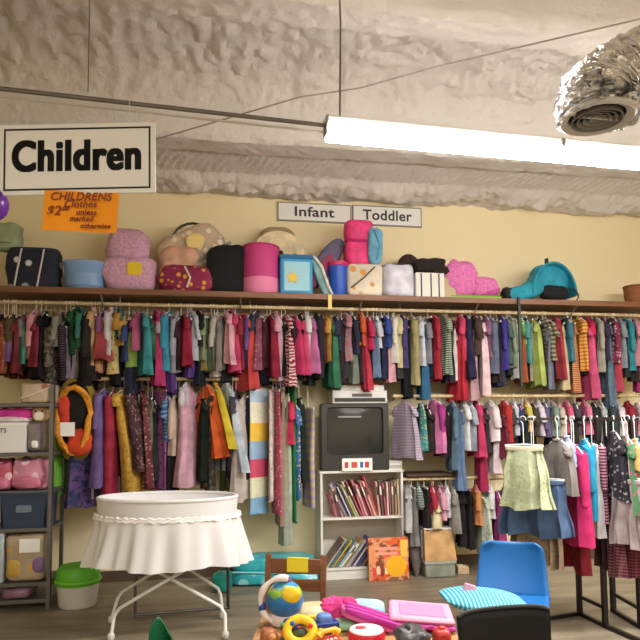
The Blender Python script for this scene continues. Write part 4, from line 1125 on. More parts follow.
# thin dark frame behind bassinet
t = thing('folding_frame', 'thin grey metal folding frame on the floor behind bassinet legs', 'frame', atZ(135, 617, 0))
o_ = atZ(135, 617, 0); q1 = atZ(228, 609, 0)-o_; gm = mat('6A6866', .4, .6)
MB().tube([Vector((0, 0, .015)), q1+Vector((0, 0, .015))], .011, 8).build('floor_bar', gm, t)
MB().tube([Vector((0, 0, .0)), Vector((0, 0, .33))], .011, 8).build('upright', gm, t)
MB().tube([q1, q1+Vector((0, 0, .38))], .013, 8).build('upright', mat('2E2C2C', .5), t)
MB().tube([Vector((0, 0, .32)), q1+Vector((0, 0, .36))], .011, 8).build('top_bar', gm, t)

# turquoise plastic-wrapped bedding
def floor_blob(name, label, cat, px0, pyt, px1, pyb, depth, parts, g=None, e=.5, amp=.15):
    p = atZ((px0+px1)/2, pyb, 0); dd = (p-ORG).dot(fw); k = dd/F; w = (px1-px0)*k
    Yc = p.y+depth/2; h = zcol((px0+px1)/2, pyt, p.x, Yc)
    t = thing(name, label, cat, (p.x, Yc, 0), -YAW, g); return t, w, h, depth
t, w, h, d = floor_blob('bedding_pack', 'turquoise plastic wrapped bedding pack on the floor right of the bassinet', 'bedding', 232, 552, 322, 587, .34, 0)
tq = mat('35B4C4', .25, pat='floral', col2='9ADDE4', scale=.2, bump=.8)
MB().blob((0, 0, h*.25), (w, d, h*.5), .4, .4, .12, 5, 1).build('lower_bundle', tq, t)
MB().blob((-.02, .02, h*.66), (w*.92, d*.9, h*.5), .45, .45, .15, 5, 2).build('upper_bundle', mat('3FC0CC', .22, pat='cloth', bump=.5), t)
MB().tube([(-w*.47, -d*.46, h*.47), (0, -d*.52, h*.45), (w*.47, -d*.46, h*.47)], .008, 6).build('wrap_seam', mat('9ADCE2', .2), t)
t, w, h, d = floor_blob('teal_bag', 'dark teal green bag on the floor under the bassinet skirt edge', 'bag', 213, 572, 232, 594, .2, 0)
MB().blob((0, 0, h*.5), (w, d, h), .5, .5, .2, 4, 3).build('bag_body', mat('0E8478', .35, pat='cloth', bump=.4), t)
MB().tube([(-.03, -.03, h*.9), (0, -.03, h*1.1), (.03, -.03, h*.9)], .005, 6).build('handle', mat('0C6A60', .4), t)

# ------------------------------------------------------------------ bookcase, books, television
bl = atZ(322.5, 580, 0); brr = atZ(404.5, 577, 0); FYb = (bl.y+brr.y)/2; XA = atY(321, 530, FYb).x; XB = atY(404, 530, FYb).x
FYb = 5.92; bl = atY(321, 560, FYb); br_ = atY(404.5, 560, FYb); XA, XB = bl.x, br_.x
HT = zcol(362, 470.5, (XA+XB)/2, FYb); z_mid = zcol(362, 517, (XA+XB)/2, FYb); z_low = zcol(350, 567, (XA+XB)/2, FYb); DB = .28; WB = XB-XA
t = thing('bookcase', 'white two-shelf bookcase full of leaning books under the television', 'bookcase', (XA, FYb, 0))
wb = mat('E2DFD9', .5); T = .022
MB().box((0, 0, 0), (T, DB, HT-T)).build('side_panel', wb, t, bev=.002)
MB().box((WB-T, 0, 0), (WB, DB, HT-T)).build('side_panel', wb, t, bev=.002)
MB().box((-.008, -.008, HT-T), (WB+.008, DB, HT)).build('top_panel', wb, t, bev=.002)
MB().box((T, 0, z_mid-T), (WB-T, DB-.01, z_mid)).build('shelf', wb, t, bev=.002)
MB().box((T, 0, z_low-T), (WB-T, DB-.01, z_low)).build('shelf', wb, t, bev=.002)
MB().box((T, .012, 0), (WB-T, .03, z_low-T)).build('kick_board', wb, t)
MB().box((T, DB-.008, z_low), (WB-T, DB, HT-T)).build('back_panel', mat('CFC8BC', .6), t)
def book(x, z, th, hh, ang, col, cname, shelf, rel, dep=.2, y0=None, idx=0):
    lab = '%s book on the %s bookcase shelf %s' % (cname, shelf, rel)
    if lab in USED: print('DUP', lab)
    USED.append(lab)
    t = thing('book', lab, 'book', (x, (y0 if y0 is not None else FYb+.02), z), 0, 'books on the %s bookcase shelf' % shelf)
    R_ = Matrix.Rotation(ang, 4, 'Y')  # positive leans the top to +x
    corners = [R_ @ Vector((a, 0, c)) for a in (-th/2, th/2) for c in (0, hh)]
    mz = min(c.z for c in corners); M_ = Matrix.Translation((0, 0, -mz+.0005)) @ R_
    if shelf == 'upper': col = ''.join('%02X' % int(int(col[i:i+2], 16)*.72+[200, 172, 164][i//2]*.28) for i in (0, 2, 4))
    c_m = mat(col, .5)
    MB().prism([(-th/2, dep), (-th/2, .002), (-th/2+.003, 0), (th/2-.003, 0), (th/2, .002), (th/2, dep), (th/2-.002, dep), (th/2-.002, .004), (-th/2+.002, .004), (-th/2+.002, dep)], 0, hh, M_).build('cover', c_m, t, smooth=False)
    MB().box((-th/2+.0022, .005, .003), (th/2-.0022, dep-.004, hh-.003), M_).build('pages', mat('EDE6D4', .8), t, smooth=False)
    if th > .015: MB().box((-th/2+.002, -.0008, hh*.6), (th/2-.002, .0002, hh*.85), M_).build('spine_label', mat('E8DCC0' if idx % 2 else '2C2A3A', .5), t, smooth=False)
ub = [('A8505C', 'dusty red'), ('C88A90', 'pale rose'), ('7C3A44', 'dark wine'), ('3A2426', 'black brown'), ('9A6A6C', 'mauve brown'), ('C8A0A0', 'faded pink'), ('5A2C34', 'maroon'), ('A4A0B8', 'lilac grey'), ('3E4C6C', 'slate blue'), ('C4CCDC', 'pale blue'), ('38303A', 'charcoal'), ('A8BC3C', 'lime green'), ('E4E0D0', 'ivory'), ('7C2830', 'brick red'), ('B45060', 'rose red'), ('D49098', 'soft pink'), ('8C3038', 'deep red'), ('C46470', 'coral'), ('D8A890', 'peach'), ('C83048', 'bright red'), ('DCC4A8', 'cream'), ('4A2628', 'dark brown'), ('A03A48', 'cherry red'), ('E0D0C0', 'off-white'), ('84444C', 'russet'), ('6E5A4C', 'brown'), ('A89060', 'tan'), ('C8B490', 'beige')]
nU = len(ub); xx = XA+T+.035; rnd = random.Random(3)
spaceU = (XB-T-.012)-(xx)
for i, (c, nme) in enumerate(ub):
    frac = i/(nU-1)
    lean = -.5+ .06*rnd.random() if i < 8 else (-.46+.04*rnd.random() if i < 14 else (-.36+.03*rnd.random() if i < 20 else (-.10 if i < 23 else -.03)))
    hh = rnd.uniform(.31, .37) if i != 19 else .4; th = .013+.008*rnd.random()
    hh = min(hh, (HT-T-z_mid-.02)/math.cos(lean)) ; x_ = xx + (spaceU)*frac
    if i < 8: x_ += .10*(1-i/8); hh *= .62+.38*i/8
    if i < 5: lean *= .5
    rel = ('between %s and %s books' % (ub[i-1][1], ub[i+1][1])) if 0 < i < nU-1 else ('at the left end' if i == 0 else 'at the right end')
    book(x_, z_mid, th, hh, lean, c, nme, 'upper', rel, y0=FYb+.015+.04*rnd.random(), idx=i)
lb = [('6C5A50', 'umber'), ('D8C8A8', 'straw'), ('4C6C8C', 'steel blue'), ('C8C04C', 'yellow green'), ('8C6C4C', 'hazel'), ('7CA4B8', 'sky grey'), ('E4E0D8', 'plain white'), ('B0883C', 'ochre'), ('8CACB4', 'duck egg'), ('C49484', 'clay'), ('3A3C84', 'royal blue'), ('E0DCC8', 'bone'), ('5C4C8C', 'violet'), ('34506C', 'ink blue'), ('9C8470', 'fawn'), ('4C3834', 'dark umber'), ('B4A898', 'grey beige')]
nL = len(lb)
for i, (c, nme) in enumerate(lb):
    hh = rnd.uniform(.27, .34); th = .012+.008*rnd.random(); lean = .62+.06*rnd.random() if i < 12 else .72
    x_ = XA+T+.02+i*.026
    if i >= 13: lean = .75; hh = .26
    mx_ = z_low+.02
    hh = min(hh, (z_mid-T-z_low-.02)/math.cos(lean))
    rel = ('between %s and %s books' % (lb[i-1][1], lb[i+1][1])) if 0 < i < nL-1 else ('at the left end' if i == 0 else 'at the right end')
    book(x_, z_low, th, hh, lean, c, nme, 'lower', rel, y0=FYb+.015+.03*rnd.random(), idx=i)

# television
tx0 = atY(321, 440, FYb+.0).x; tx1 = atY(389, 440, FYb).x; tz1 = zcol(355, 403.5, (tx0+tx1)/2, FYb); TW = tx1-tx0; TH = tz1-HT
t = thing('television', 'old dark grey tube television standing on the white bookcase', 'television', ((tx0+tx1)/2, FYb+.0, HT))
dg_ = mat('2B2826', .45); 
def rr(w, h, r, n=5): 
    return [(sx*(w/2-r)+r*math.cos(a), sz*(h/2-r)+r*math.sin(a)) for sx, sz, a0 in ((1, 1, 0), (-1, 1, 90), (-1, -1, 180), (1, -1, 270)) for a in [math.radians(a0+90*i/n) for i in range(n+1)]]
def rrring(w, h, r, y, cz): return [Vector((x, y, cz+z)) for x, z in rr(w, h, r)]
cz = TH/2
MB().rings([rrring(TW, TH, .02, 0, cz), rrring(TW, TH, .02, .1, cz), rrring(TW*.9, TH*.9, .04, .16, cz-.0), rrring(TW*.6, TH*.6, .05, .36, cz-.08)], cap1=True).build('casing', dg_, t)
sw, sh_ = TW*.80, TH*.68; scz = cz+TH*.09
MB().rings([rrring(TW, TH, .02, 0, cz), rrring(TW-.012, TH-.012, .02, -.012, cz), rrring(sw+.02, sh_+.02, .04, -.012, scz), rrring(sw, sh_, .035, .012, scz)]).build('bezel', mat('322F2C', .4), t)
vs = []; n_ = 12
for i in range(n_+1):
    for j in range(n_+1):
        u_, v_ = i/n_*2-1, j/n_*2-1
        vs.append((u_*sw/2*1.0, .012-.018*(1-u_*u_*.6)*(1-v_*v_*.6)+.01, scz+v_*sh_/2))
MB().add(vs, [(i*(n_+1)+j, (i+1)*(n_+1)+j, (i+1)*(n_+1)+j+1, i*(n_+1)+j+1) for i in range(n_) for j in range(n_)]).build('screen', mat('2E302E', .12), t)
for s_, a, b__ in ((-1, -.12, .03), (-1, -.15, -.03)): pass
MB().box((-TW*.28, -.017, TH*.1), (TW*.28, -.0125, TH*.125)).build('control_strip', mat('4A4642', .4), t)
for i in range(5): MB().box((-.1+i*.05, -.02, TH*.05), (-.08+i*.05, -.0125, TH*.065)).build('button', mat('15130F', .4), t)
MB().box((-.11, -.016, .05), (-.01, -.0125, .065)).build('badge', mat('B8B4AC', .3, .6), t)
# sticker remains on screen
MB().box((-.17, -.012, scz+.13), (.06, -.0105, scz+.145)).build('screen_sticker', mat('9A9890', .6), t)
# card in front
cx_ = atY(355.5, 464, FYb-.03)
# VCR boxes on top
TZ = HT+TH
vx0 = atY(331, 400, FYb+.1).x; vx1 = atY(385, 400, FYb+.1).x; vz = zcol(358, 391, (vx0+vx1)/2, FYb+.1)
t = thing('video_player', 'white and silver video player lying on top of the television', 'video player', ((vx0+vx1)/2, FYb+.02, TZ+.002))
VW = vx1-vx0; VH = max(.06, vz-TZ)
MB().box((-VW/2, 0, 0), (VW/2, .22, VH)).build('casing', mat('D6D4D0', .4), t, bev=.006)
MB().box((-VW/2+.02, -.004, VH*.12), (VW/2-.02, 0, VH*.42)).build('front_panel', mat('2A2828', .3), t)
MB().box((-.08, -.005, VH*.5), (.12, -.0, VH*.75)).build('tape_slot', mat('5A5856', .3), t)
t = thing('game_box', 'flat white box with a red lid on the video player', 'box', ((vx0+vx1)/2+.02, FYb+.04, TZ+VH+.003))
MB().box((-VW*.38, 0, 0), (VW*.42, .2, .05)).build('box_base', mat('E0DCD6', .6), t, bev=.004)
MB().box((-VW*.32, .01, .05), (VW*.30, .19, .075)).build('lid', mat('D0483C', .6), t, bev=.004)
# card sign on bookcase
a = atY(341.5, 464, FYb-.0); c = atY(371.5, 464, FYb)
t = thing('media_box', 'small white media box with red and blue marks below television screen', 'box', ((a.x+c.x)/2, FYb-.035, HT))
w = c.x-a.x; h = zcol(356, 458.5, a.x, FYb-.03)-HT
t.location.z = HT; 
MB().box((-w/2, .0, 0), (w/2, .03, h)).build('box_body', whitep, t, bev=.002)
for x_, c_, ww_ in ((-.36, 'B43A30', .12), (-.1, 'C84C40', .2), (.14, '3A5AA0', .1), (.32, 'C03428', .14)):
    MB().box((w*(x_-ww_/2), -.001, h*.25), (w*(x_+ww_/2), .0, h*.72)).build('printed_mark', mat(c_, .6), t, smooth=False)
t = thing('paper_stack', 'low stack of white papers on the bookcase right of the television', 'papers', (XB-.075, FYb+.03, HT))
for i in range(4): MB().box((-.07+.004*(i % 2), -.02, i*.022), (.07+.004*(i % 2), .16, i*.022+.02)).build('paper_pile', mat(['D8D6CE', 'BDBBB4', 'E4E2DC', 'C8C4BC'][i], .7), t)
# orange puzzle box
a = atY(368.5, 560, FYb-.09); c = atY(408, 560, FYb-.09); w = c.x-a.x; h = zcol(388, 537.5, (a.x+c.x)/2, FYb-.07)
t = thing('puzzle_box', 'orange puzzle box with yellow sun circle leaning on the bookcase', 'box', ((a.x+c.x)/2, FYb-.085, 0), -.03)
t.rotation_euler = (-.03, 0, -.03)
MB().box((-w/2, -.03, 0), (w/2, .03, h)).build('box_body', mat('EE6A34', .5, pat='camo', col2='F0A070', scale=.5), t, bev=.003)
MB().lathe([(.0, 0), (.1, 0), (.1, .003), (0, .003)], 28).xf(Matrix.Translation((w*.18, -.0305, h*.33)) @ Matrix.Rotation(PI/2, 4, 'X')).build('sun_circle', mat('F8B820', .5), t, smooth=False)
for z_ in (.72, .60): MB().box((-w*.34, -.033, h*z_), (w*.22, -.0303, h*(z_+.07))).build('title_band', mat('F2A48C', .5), t, smooth=False)
MB().box((w*.3, -.033, h*.55), (w*.46, -.0303, h*.95)).build('side_panel', mat('F6C452', .5), t, smooth=False)
for i in range(5): MB().box((-w*.4+i*w*.1, -.033, h*(.1+.05*(i % 2))), (-w*.33+i*w*.1, -.0303, h*(.3+.04*(i % 3)))).build('printed_figure', mat(['E83A50', 'F8D8B0', '8C3C30', 'F2E4C4', 'D84838'][i], .5), t, smooth=False)

# cardboard box on grey bin
G3 = None
a = atZ(428, 579, 0); c = atZ(459, 579, 0); Yc = a.y+.02; w = (c-a).length; z1 = zcol(443, 561, (a.x+c.x)/2, Yc); z2 = zcol(443, 530, (a.x+c.x)/2, Yc)
t = thing('plastic_crate', 'grey green clear plastic crate on the floor under the cardboard box', 'crate', ((a.x+c.x)/2, Yc+.17, 0), -.05)
MB().box((-w/2, -.17, 0), (w/2, .17, z1-.015)).build('crate_body', mat('8E958A', .35, pat='cloth', bump=.3), t, bev=.012)
MB().box((-w/2-.01, -.18, z1-.03), (w/2+.01, .18, z1-.002)).build('lid', mat('A4A89C', .4), t, bev=.005)
t = thing('cardboard_box', 'tan cardboard box with white top, stacked on the grey green crate', 'cardboard box', ((a.x+c.x)/2-.0, Yc+.17, z1), -.05)
hb = z2-z1; cb_ = mat('C49A66', .8, pat='cloth')
MB().add([(-w*.52, -.18, 0), (w*.56, -.18, 0), (w*.56, .18, 0), (-w*.52, .18, 0), (-w*.5, -.14, hb), (w*.44, -.14, hb), (w*.46, .2, hb), (-w*.5, .2, hb)], [(0,3,2,1),(4,5,6,7),(0,1,5,4),(1,2,6,5),(2,3,7,6),(3,0,4,7)]).build('box_body', cb_, t, smooth=False, bev=.003)
MB().box((-w*.51, -.15, hb), (w*.45, .2, hb+.012)).build('white_top', mat('DCD4D8', .6), t)
MB().box((-w*.56, -.10, .02), (-w*.525, .16, hb*.96)).build('side_flap', mat('A8A8A6', .6), t)
t, w, h, d = floor_blob('small_carton', 'small beige carton on the floor right of the grey green crate', 'carton', 459, 566, 470, 574, .1, 0)
MB().box((-w/2, -d/2, 0), (w/2, d/2, h)).build('carton_body', mat('C8AC8C', .7), t, bev=.003)
MB().box((-w/2, -d/2, h), (w*.1, d/2, h+.006)).build('flap', mat('D8C0A0', .7), t)
# grey leaning folded bag right of puzzle box
p = atZ(420, 579, 0)
t = thing('folded_umbrella', 'grey folded umbrella leaning between the puzzle box and the crate', 'umbrella', (p.x, p.y+.1, 0))
top = atD(405, 512, (p-ORG).dot(fw)+.25)-Vector((p.x, p.y+.1, 0))
d_ = Vector((top.x, top.y, top.z))
MB().tube([Vector((0, 0, .01)), d_*.2+Vector((.02, 0, 0)), d_*.5+Vector((.02, 0, 0)), d_*.85, d_], [.02, .05, .055, .04, .015], 12).build('folded_cloth', mat('6A625C', .8, pat='cloth'), t)
MB().tube([d_, d_*1.12], .008, 6).build('handle', mat('2C2A28', .5), t)
MB().tube([Vector((.0, 0, .0)), d_*.08], .008, 6).build('tip', mat('C8C4BC', .3), t)

# ------------------------------------------------------------------ small wooden chair
cd = 3.75
p1 = atD(267.5, 600, cd); p2 = atD(323, 600, cd-.05); W2 = (p2-p1).length; aC = math.atan2(p2.y-p1.y, p2.x-p1.x)
t = thing('wooden_chair', "small brown wooden child's chair with yellow tag on its top rail", 'chair', (p1.x, p1.y, 0), aC)
wd = mat('7A4828', .45, pat='wood')
ztop = zcol(267, 555, p1.x, p1.y)
for x_ in (0, W2): 
    MB().rings([[Vector((x_+sx*.018, sy*.014-.0+ly, z)) for sx, sy in ((-1, -1), (1, -1), (1, 1), (-1, 1))] for z, ly in ((0, 0), (.3, 0), (ztop*.8, .015), (ztop, .035))], True, True).build('back_post', wd, t, smooth=False, bev=.004)
zr1 = zcol(295, 558, p1.x, p1.y); zr2 = zcol(295, 573, p1.x, p1.y); zr3 = zcol(295, 578, p1.x, p1.y); zr4 = zcol(295, 590, p1.x, p1.y)
MB().box((.012, .012, zr2), (W2-.012, .03, zr1)).build('top_rail', wd, t, bev=.004)
MB().box((.012, .006, zr4), (W2-.012, .022, zr3)).build('back_slat', wd, t, bev=.004)
MB().box((-.015, .0, .29), (W2+.015, .33, .315)).build('seat', wd, t, bev=.006)
for x_ in (.01, W2-.01): MB().box((x_-.015, .29, 0), (x_+.015, .32, .29)).build('front_leg', wd, t, bev=.003)
for z_ in (.12,): MB().box((.01, -.008, z_), (W2-.01, .008, z_+.025)).build('stretcher', wd, t)
xt0 = (287-267.5)/55.5*W2; xt1 = (308-267.5)/55.5*W2
MB().box((xt0, .008, zcol(297, 571, p1.x, p1.y)), (xt1, .0115, zr1+.004)).box((xt0, .008, zr1), (xt1, .034, zr1+.005)).build('yellow_tag', mat('EFD62E', .7), t)

# ------------------------------------------------------------------ toys on a low table
TZt = .54
ta = atZ(262, 660, TZt)
t = thing('low_table', "low tan children's table holding the pile of bright toys", 'table', (0, 0, 0))
c1_ = atZ(262, 614, TZt); c2_ = atZ(446, 614, TZt); dv = (c2_-c1_).normalized(); nv = Vector((dv.y, -dv.x, 0)); TWd = (c2_-c1_).length
t.location = (c1_.x, c1_.y, 0); t.rotation_euler = (0, 0, math.atan2(dv.y, dv.x))
tm = mat('B98A58', .5, pat='wood')
MB().box((0, -.62, TZt-.03), (TWd, 0, TZt)).build('table_top', tm, t, bev=.006)
for x_ in (.05, TWd-.05):
    for y_ in (-.05, -.57): MB().tube([(x_, y_, 0), (x_, y_, TZt-.03)], .02, 10).build('leg', tm, t)
def ptab(px, d): # position at depth d along column px, standing on the table
    q_ = atD(px, 600, d); return Vector((q_.x, q_.y, TZt))
def kk(d): return d/F
GT = 'toys on the low table'
# ball-shaped spinning toy
D = 2.95; p = ptab(285, D); zc = zcol(285, 599, p.x, p.y)
t = thing('globe_toy', 'round blue, green and yellow ball toy held by a white arched handle', 'toy', p, -YAW, GT)
R_ = 18.5*kk(D); zc -= TZt
gm_ = bpy.data.materials.new('globe_surface'); gm_.use_nodes = True; N = gm_.node_tree.nodes; L = gm_.node_tree.links; b = N['Principled BSDF']; b.inputs['Roughness'].default_value = .3
tc = N.new('ShaderNodeTexCoord'); sp_ = N.new('ShaderNodeSeparateXYZ'); L.new(tc.outputs['Generated'], sp_.inputs[0])
nn = N.new('ShaderNodeTexNoise'); nn.inputs['Scale'].default_value = 2.5; L.new(tc.outputs['Generated'], nn.inputs[0])
ad = N.new('ShaderNodeMath'); ad.operation = 'MULTIPLY_ADD'; L.new(nn.outputs['Fac'], ad.inputs[0]); ad.inputs[1].default_value = .5; L.new(sp_.outputs['Z'], ad.inputs[2])
r_ = N.new('ShaderNodeValToRGB'); e = r_.color_ramp.elements; e[0].position = 0; e[0].color = lin('2A6AB0'); e[1].position = .62; e[1].color = lin('2E78B4')
for p_, c_ in ((.66, '6AB04A'), (.78, 'A8C83C'), (.84, '3C8CC0'), (.98, '4A90C4')): x_ = e.new(p_); x_.color = lin(c_)
dvm = N.new('ShaderNodeMath'); dvm.operation = 'MULTIPLY'; L.new(ad.outputs[0], dvm.inputs[0]); dvm.inputs[1].default_value = .75
L.new(dvm.outputs[0], r_.inputs[0]); L.new(r_.outputs[0], b.inputs['Base Color'])
MB().blob((0, 0, zc), (2*R_, 2*R_, 2*R_), 1, 1, nu=32, nv=20).build('ball', gm_, t)
MB().blob((R_*.35, -R_*.78, zc+R_*.42), (R_*1.1, R_*.5, R_*.9), 1, 1, .2, 3, 1).build('yellow_spot', mat('F0CC28', .4), t)
MB().blob((R_*.5, -R_*.86, zc+R_*.4), (R_*.3, R_*.3, R_*.3), 1, 1, .2, 3, 1).build('orange_spot', mat('E86A28', .4), t)
MB().blob((0, 0, zc+R_*1.02), (R_*.7, R_*.7, R_*.35), .8, 1).build('purple_cap', mat('6A4A78', .4), t)
MB().tube([Vector((R_*1.18*math.cos(a)-.01, -.03, zc+R_*1.2*math.sin(a))) for a in [math.radians(q) for q in range(75, 246, 10)]]+[Vector((-R_*.3, -.03, .02))], [.014+.004*math.sin(i) for i in range(19)], 10).build('handle', mat('F0E4E0', .35), t)
MB().blob((0, 0, .035), (R_*1.6, R_*1.3, .07), .5, .8).build('base', mat('E8DCD8', .4), t)
MB().blob((-R_*1.2, -.02, zc-R_*.35), (R_*.4, .05, R_*.55), .8, .8).build('blue_grip', mat('2A4C94', .4), t)
# yellow ring toy
D = 2.72; p = ptab(300, D); z_ = zcol(300, 633, p.x, p.y)-TZt
t = thing('ring_toy', 'yellow ring toy with dark centre in the front of the toy pile', 'toy', p, -YAW, GT)
MB().tube([Vector((.056*math.cos(a), -.03+.03*math.sin(a), .062+.04*math.sin(a))) for a in [2*PI*i/24 for i in range(24)]], .021, 10, closed=True).build('ring', mat('F4C81C', .35), t)
MB().blob((0, -.02, .045), (.07, .05, .05), .9, .9).build('centre', mat('3A4A28', .5), t)
for i in range(4): MB().blob((.056*math.cos(i*PI/2+.6), -.055, .067+.04*math.sin(i*PI/2+.6)), (.022, .014, .022), 1, 1).build('bead', mat(['D83A30', '2C6AC0', 'E87820', '48A040'][i], .3), t)
def blobtoy(name, label, px, pyt, w_px, D, col, pat=None, col2=None, extra=None, hf=1.0, flat=None, amp=.12):
    p = ptab(px, D); h = max(.02, zcol(px, pyt, p.x, p.y)-TZt); w = w_px*kk(D)
    t = thing(name, label, 'toy', p, -YAW, GT)
    MB().blob((0, 0, h/2), (w, w*hf, h), .7, .7, amp, 3, int(px)).build('toy_body', mat(col, .4, pat=pat, col2=col2, scale=.5), t)
    return t, w, h
D = 2.84; p = ptab(325, D)
t = thing('toy_car', 'dark blue rounded toy car behind the yellow ring toy', 'toy car', p, -YAW+.3, GT)
MB().rbox((-.06, -.035, .015), (.06, .035, .055)).build('car_body', mat('22408C', .35), t)
MB().blob((-.005, 0, .065), (.07, .06, .05), .6, .7).build('cabin', mat('5C88C8', .3), t)
for x_ in (-.035, .035):
    for y_ in (-.036, .036): MB().lathe([(0, -.008), (.018, -.008), (.02, 0), (.018, .008), (0, .008)], 18).xf(Matrix.Translation((x_, y_, .018)) @ Matrix.Rotation(PI/2, 4, 'X')).build('wheel', mat('E8C030', .4), t)
D = 2.78; p = ptab(290, D)
t = thing('bead_toy', 'navy ball toy with red and yellow knobs left of yellow ring', 'toy', p, -YAW, GT)
MB().blob((0, 0, .045), (.085, .08, .09), 1, 1).build('ball', mat('2A3C7C', .35), t)
for i in range(5): MB().blob((.04*math.cos(i*1.26), -.028, .05+.032*math.sin(i*1.26)), (.02, .03, .02), 1, 1).build('knob', mat(['E03A34', 'F0CC30', '40A04C', 'F08828', 'E8E4E0'][i], .35), t)
D = 2.68; p = ptab(328, D)
t = thing('toy_phone', 'red and orange plastic toy phone in front of the dark blue car', 'toy phone', p, .4, GT)
MB().rbox((-.05, -.03, 0), (.05, .03, .035)).build('phone_body', mat('D8482C', .35), t)
MB().tube([(-.05, 0, .05), (-.03, 0, .065), (.03, 0, .065), (.05, 0, .05)], [.018, .011, .011, .018], 10).build('handset', mat('F0B030', .35), t)
for i in range(3): MB().blob((-.02+.02*i, -.025, .036), (.012, .012, .01), 1, 1).build('button', whitep, t)
D = 2.74; p = ptab(272, D)
t = thing('toy_block', 'small tan and red building block at the left of the navy ball toy', 'toy block', p, .3, GT)
MB().box((-.022, -.022, 0), (.022, .022, .04)).build('block_body', mat('C8884C', .5), t, bev=.004)
MB().blob((0, 0, .045), (.03, .03, .016), .9, .9).build('stud', mat('C03A2C', .4), t)
t, w, h = blobtoy('soft_animal', 'cream and yellow small soft toy right of the globe toy', 313, 603, 34, 3.0, 'DCCB9C', 'cloth')
MB().blob((-.01, -w*.42, h*.55), (w*.35, .05, h*.3), 1, 1).build('yellow_bow', mat('EFC83C', .6), t)
MB().blob((.02, -w*.42, h*.35), (w*.25, .04, h*.2), 1, 1).build('red_patch', mat('CC4434', .6), t)
t, w, h = blobtoy('green_toy', 'pale mint green dome toy behind the red and white drum', 344, 619, 26, 2.9, '9CCFA4')
MB().lathe([(w*.3, h*.7), (w*.33, h*.72), (w*.2, h*.9)], 20).build('button', mat('7CBC8C', .4), t)
D = 2.72; p = ptab(366, D)
t = thing('toy_drum', 'round red toy drum with white top at the front of pile', 'toy', p, -YAW, GT); h = zcol(366, 630, p.x, p.y)-TZt; h = max(h, .04)
w = 37*kk(D)
MB().lathe([(.48, 0), (.5, .01), (.5, h*.8), (.47, h)], 30, sx=w, sy=w).build('drum_wall', mat('D02838', .35), t)
MB().lathe([(.46, h), (.44, h+.006), (.1, h+.01)], 30, sx=w, sy=w).build('drum_head', mat('F0EAEA', .4), t)
MB().blob((-w*.15, 0, h+.01), (w*.3, w*.2, .012), .8, .8).build('red_mark', mat('C84048', .4), t)
# pink fluffy and magenta striped cloth
p = ptab(338, 2.98)
t = thing('pink_pompom', 'fluffy hot pink pompom scarf on the toy pile', 'scarf', p, -YAW, GT); h = zcol(338, 598, p.x, p.y)-TZt
MB().blob((0, 0, h*.5), (40*kk(3), .12, h), .8, .8, .3, 6, 4, 30, 18).build('fluff', mat('E8408C', .95, pat='speck', bump=1), t)
MB().blob((.05, -.02, h*.8), (.08, .08, .06), .9, .9, .3, 5, 2).build('pompom', mat('D02C74', .95, pat='speck', bump=1), t)
p = ptab(366, 3.06); h = zcol(366, 600, p.x, p.y)-TZt
t = thing('baby_hat', 'light blue baby cap lying above the pink striped cloth', 'hat', p, -YAW, GT)
MB().blob((0, 0, h*.5), (38*kk(3.06), .13, h), .7, .8, .1, 3, 2).build('crown', mat('A8D8E4', .8, pat='cloth'), t)
MB().blob((.03, -.06, h*.35), (.12, .04, .03), .8, .8).build('brim', mat('88C0D0', .8), t)
D = 2.9; p = ptab(374, D); h = zcol(374, 610, p.x, p.y)-TZt
t = thing('striped_purse', 'magenta and pink striped soft purse sloping across the toy pile', 'purse', p, -YAW, GT)
Mr = Matrix.Translation((0, 0, h*.5)) @ Matrix.Rotation(.32, 4, 'Y')
MB().blob((0, 0, 0), (70*kk(D), .16, h*.55), .4, .5, .08, 3, 2, M=Mr).build('purse_body', mat('E86AAC', .6), t)
for s_ in (-1, 0, 1): MB().blob((0, -.03+s_*.05, h*.26), (66*kk(D), .03, .03), .5, .5, M=Mr).build('stripe', mat('B02490', .6), t)
D = 2.95; p = ptab(420, D); h = zcol(420, 607, p.x, p.y)-TZt; w = 64*kk(D)
t = thing('pink_play_case', 'flat pale pink folding play case with magenta sides right of toys', 'toy case', p, -YAW-.1, GT)
Mr = Matrix.Translation((0, 0, h*.2)) @ Matrix.Rotation(.06, 4, 'Y')
MB().box((-w/2, -.14, -.0), (w/2, .14, h*.3), Mr).build('lower_shell', mat('C02C98', .4), t, bev=.012)
MB().box((-w/2+.004, -.13, h*.3), (w/2-.004, .15, h*.62), Mr).build('upper_shell', mat('F2A8C4', .4), t, bev=.014)
MB().box((-w/2+.05, -.09, h*.62), (w/2-.04, .1, h*.66), Mr).build('lid_panel', mat('EE8CB4', .4), t, bev=.006)
MB().tube([(-w*.15, -.15, h*.5), (0, -.19, h*.5), (w*.15, -.15, h*.5)], .007, 8).build('handle', mat('A0207C', .4), t)
D = 2.62; p = ptab(412, D); h = zcol(412, 627, p.x, p.y)-TZt
t, w, h = blobtoy('grey_toy', 'dark grey bumpy toy at the front right of the pile', 411, 626, 34, 2.64, '4A4648', amp=.35)
MB().blob((-.02, -.02, h*.9), (.03, .03, .05), 1, 1).build('ear', mat('3A3034', .6), t)
t, w, h = blobtoy('red_toy', 'small red plastic block toy between the grey toy and black chair', 441, 628, 18, 2.66, 'C03430')
MB().blob((0, 0, h), (w*.4, w*.4, .02), .8, .8).build('stud', mat('D84838', .4), t)
t, w, h = blobtoy('orange_toy', 'orange brown plush arm of toy at the left corner of table', 268, 628, 16, 2.7, 'A8643C', 'cloth')
MB().blob((.02, -.03, h*.6), (w*.5, .04, h*.4), 1, 1).build('paw', mat('C88A58', .8), t)

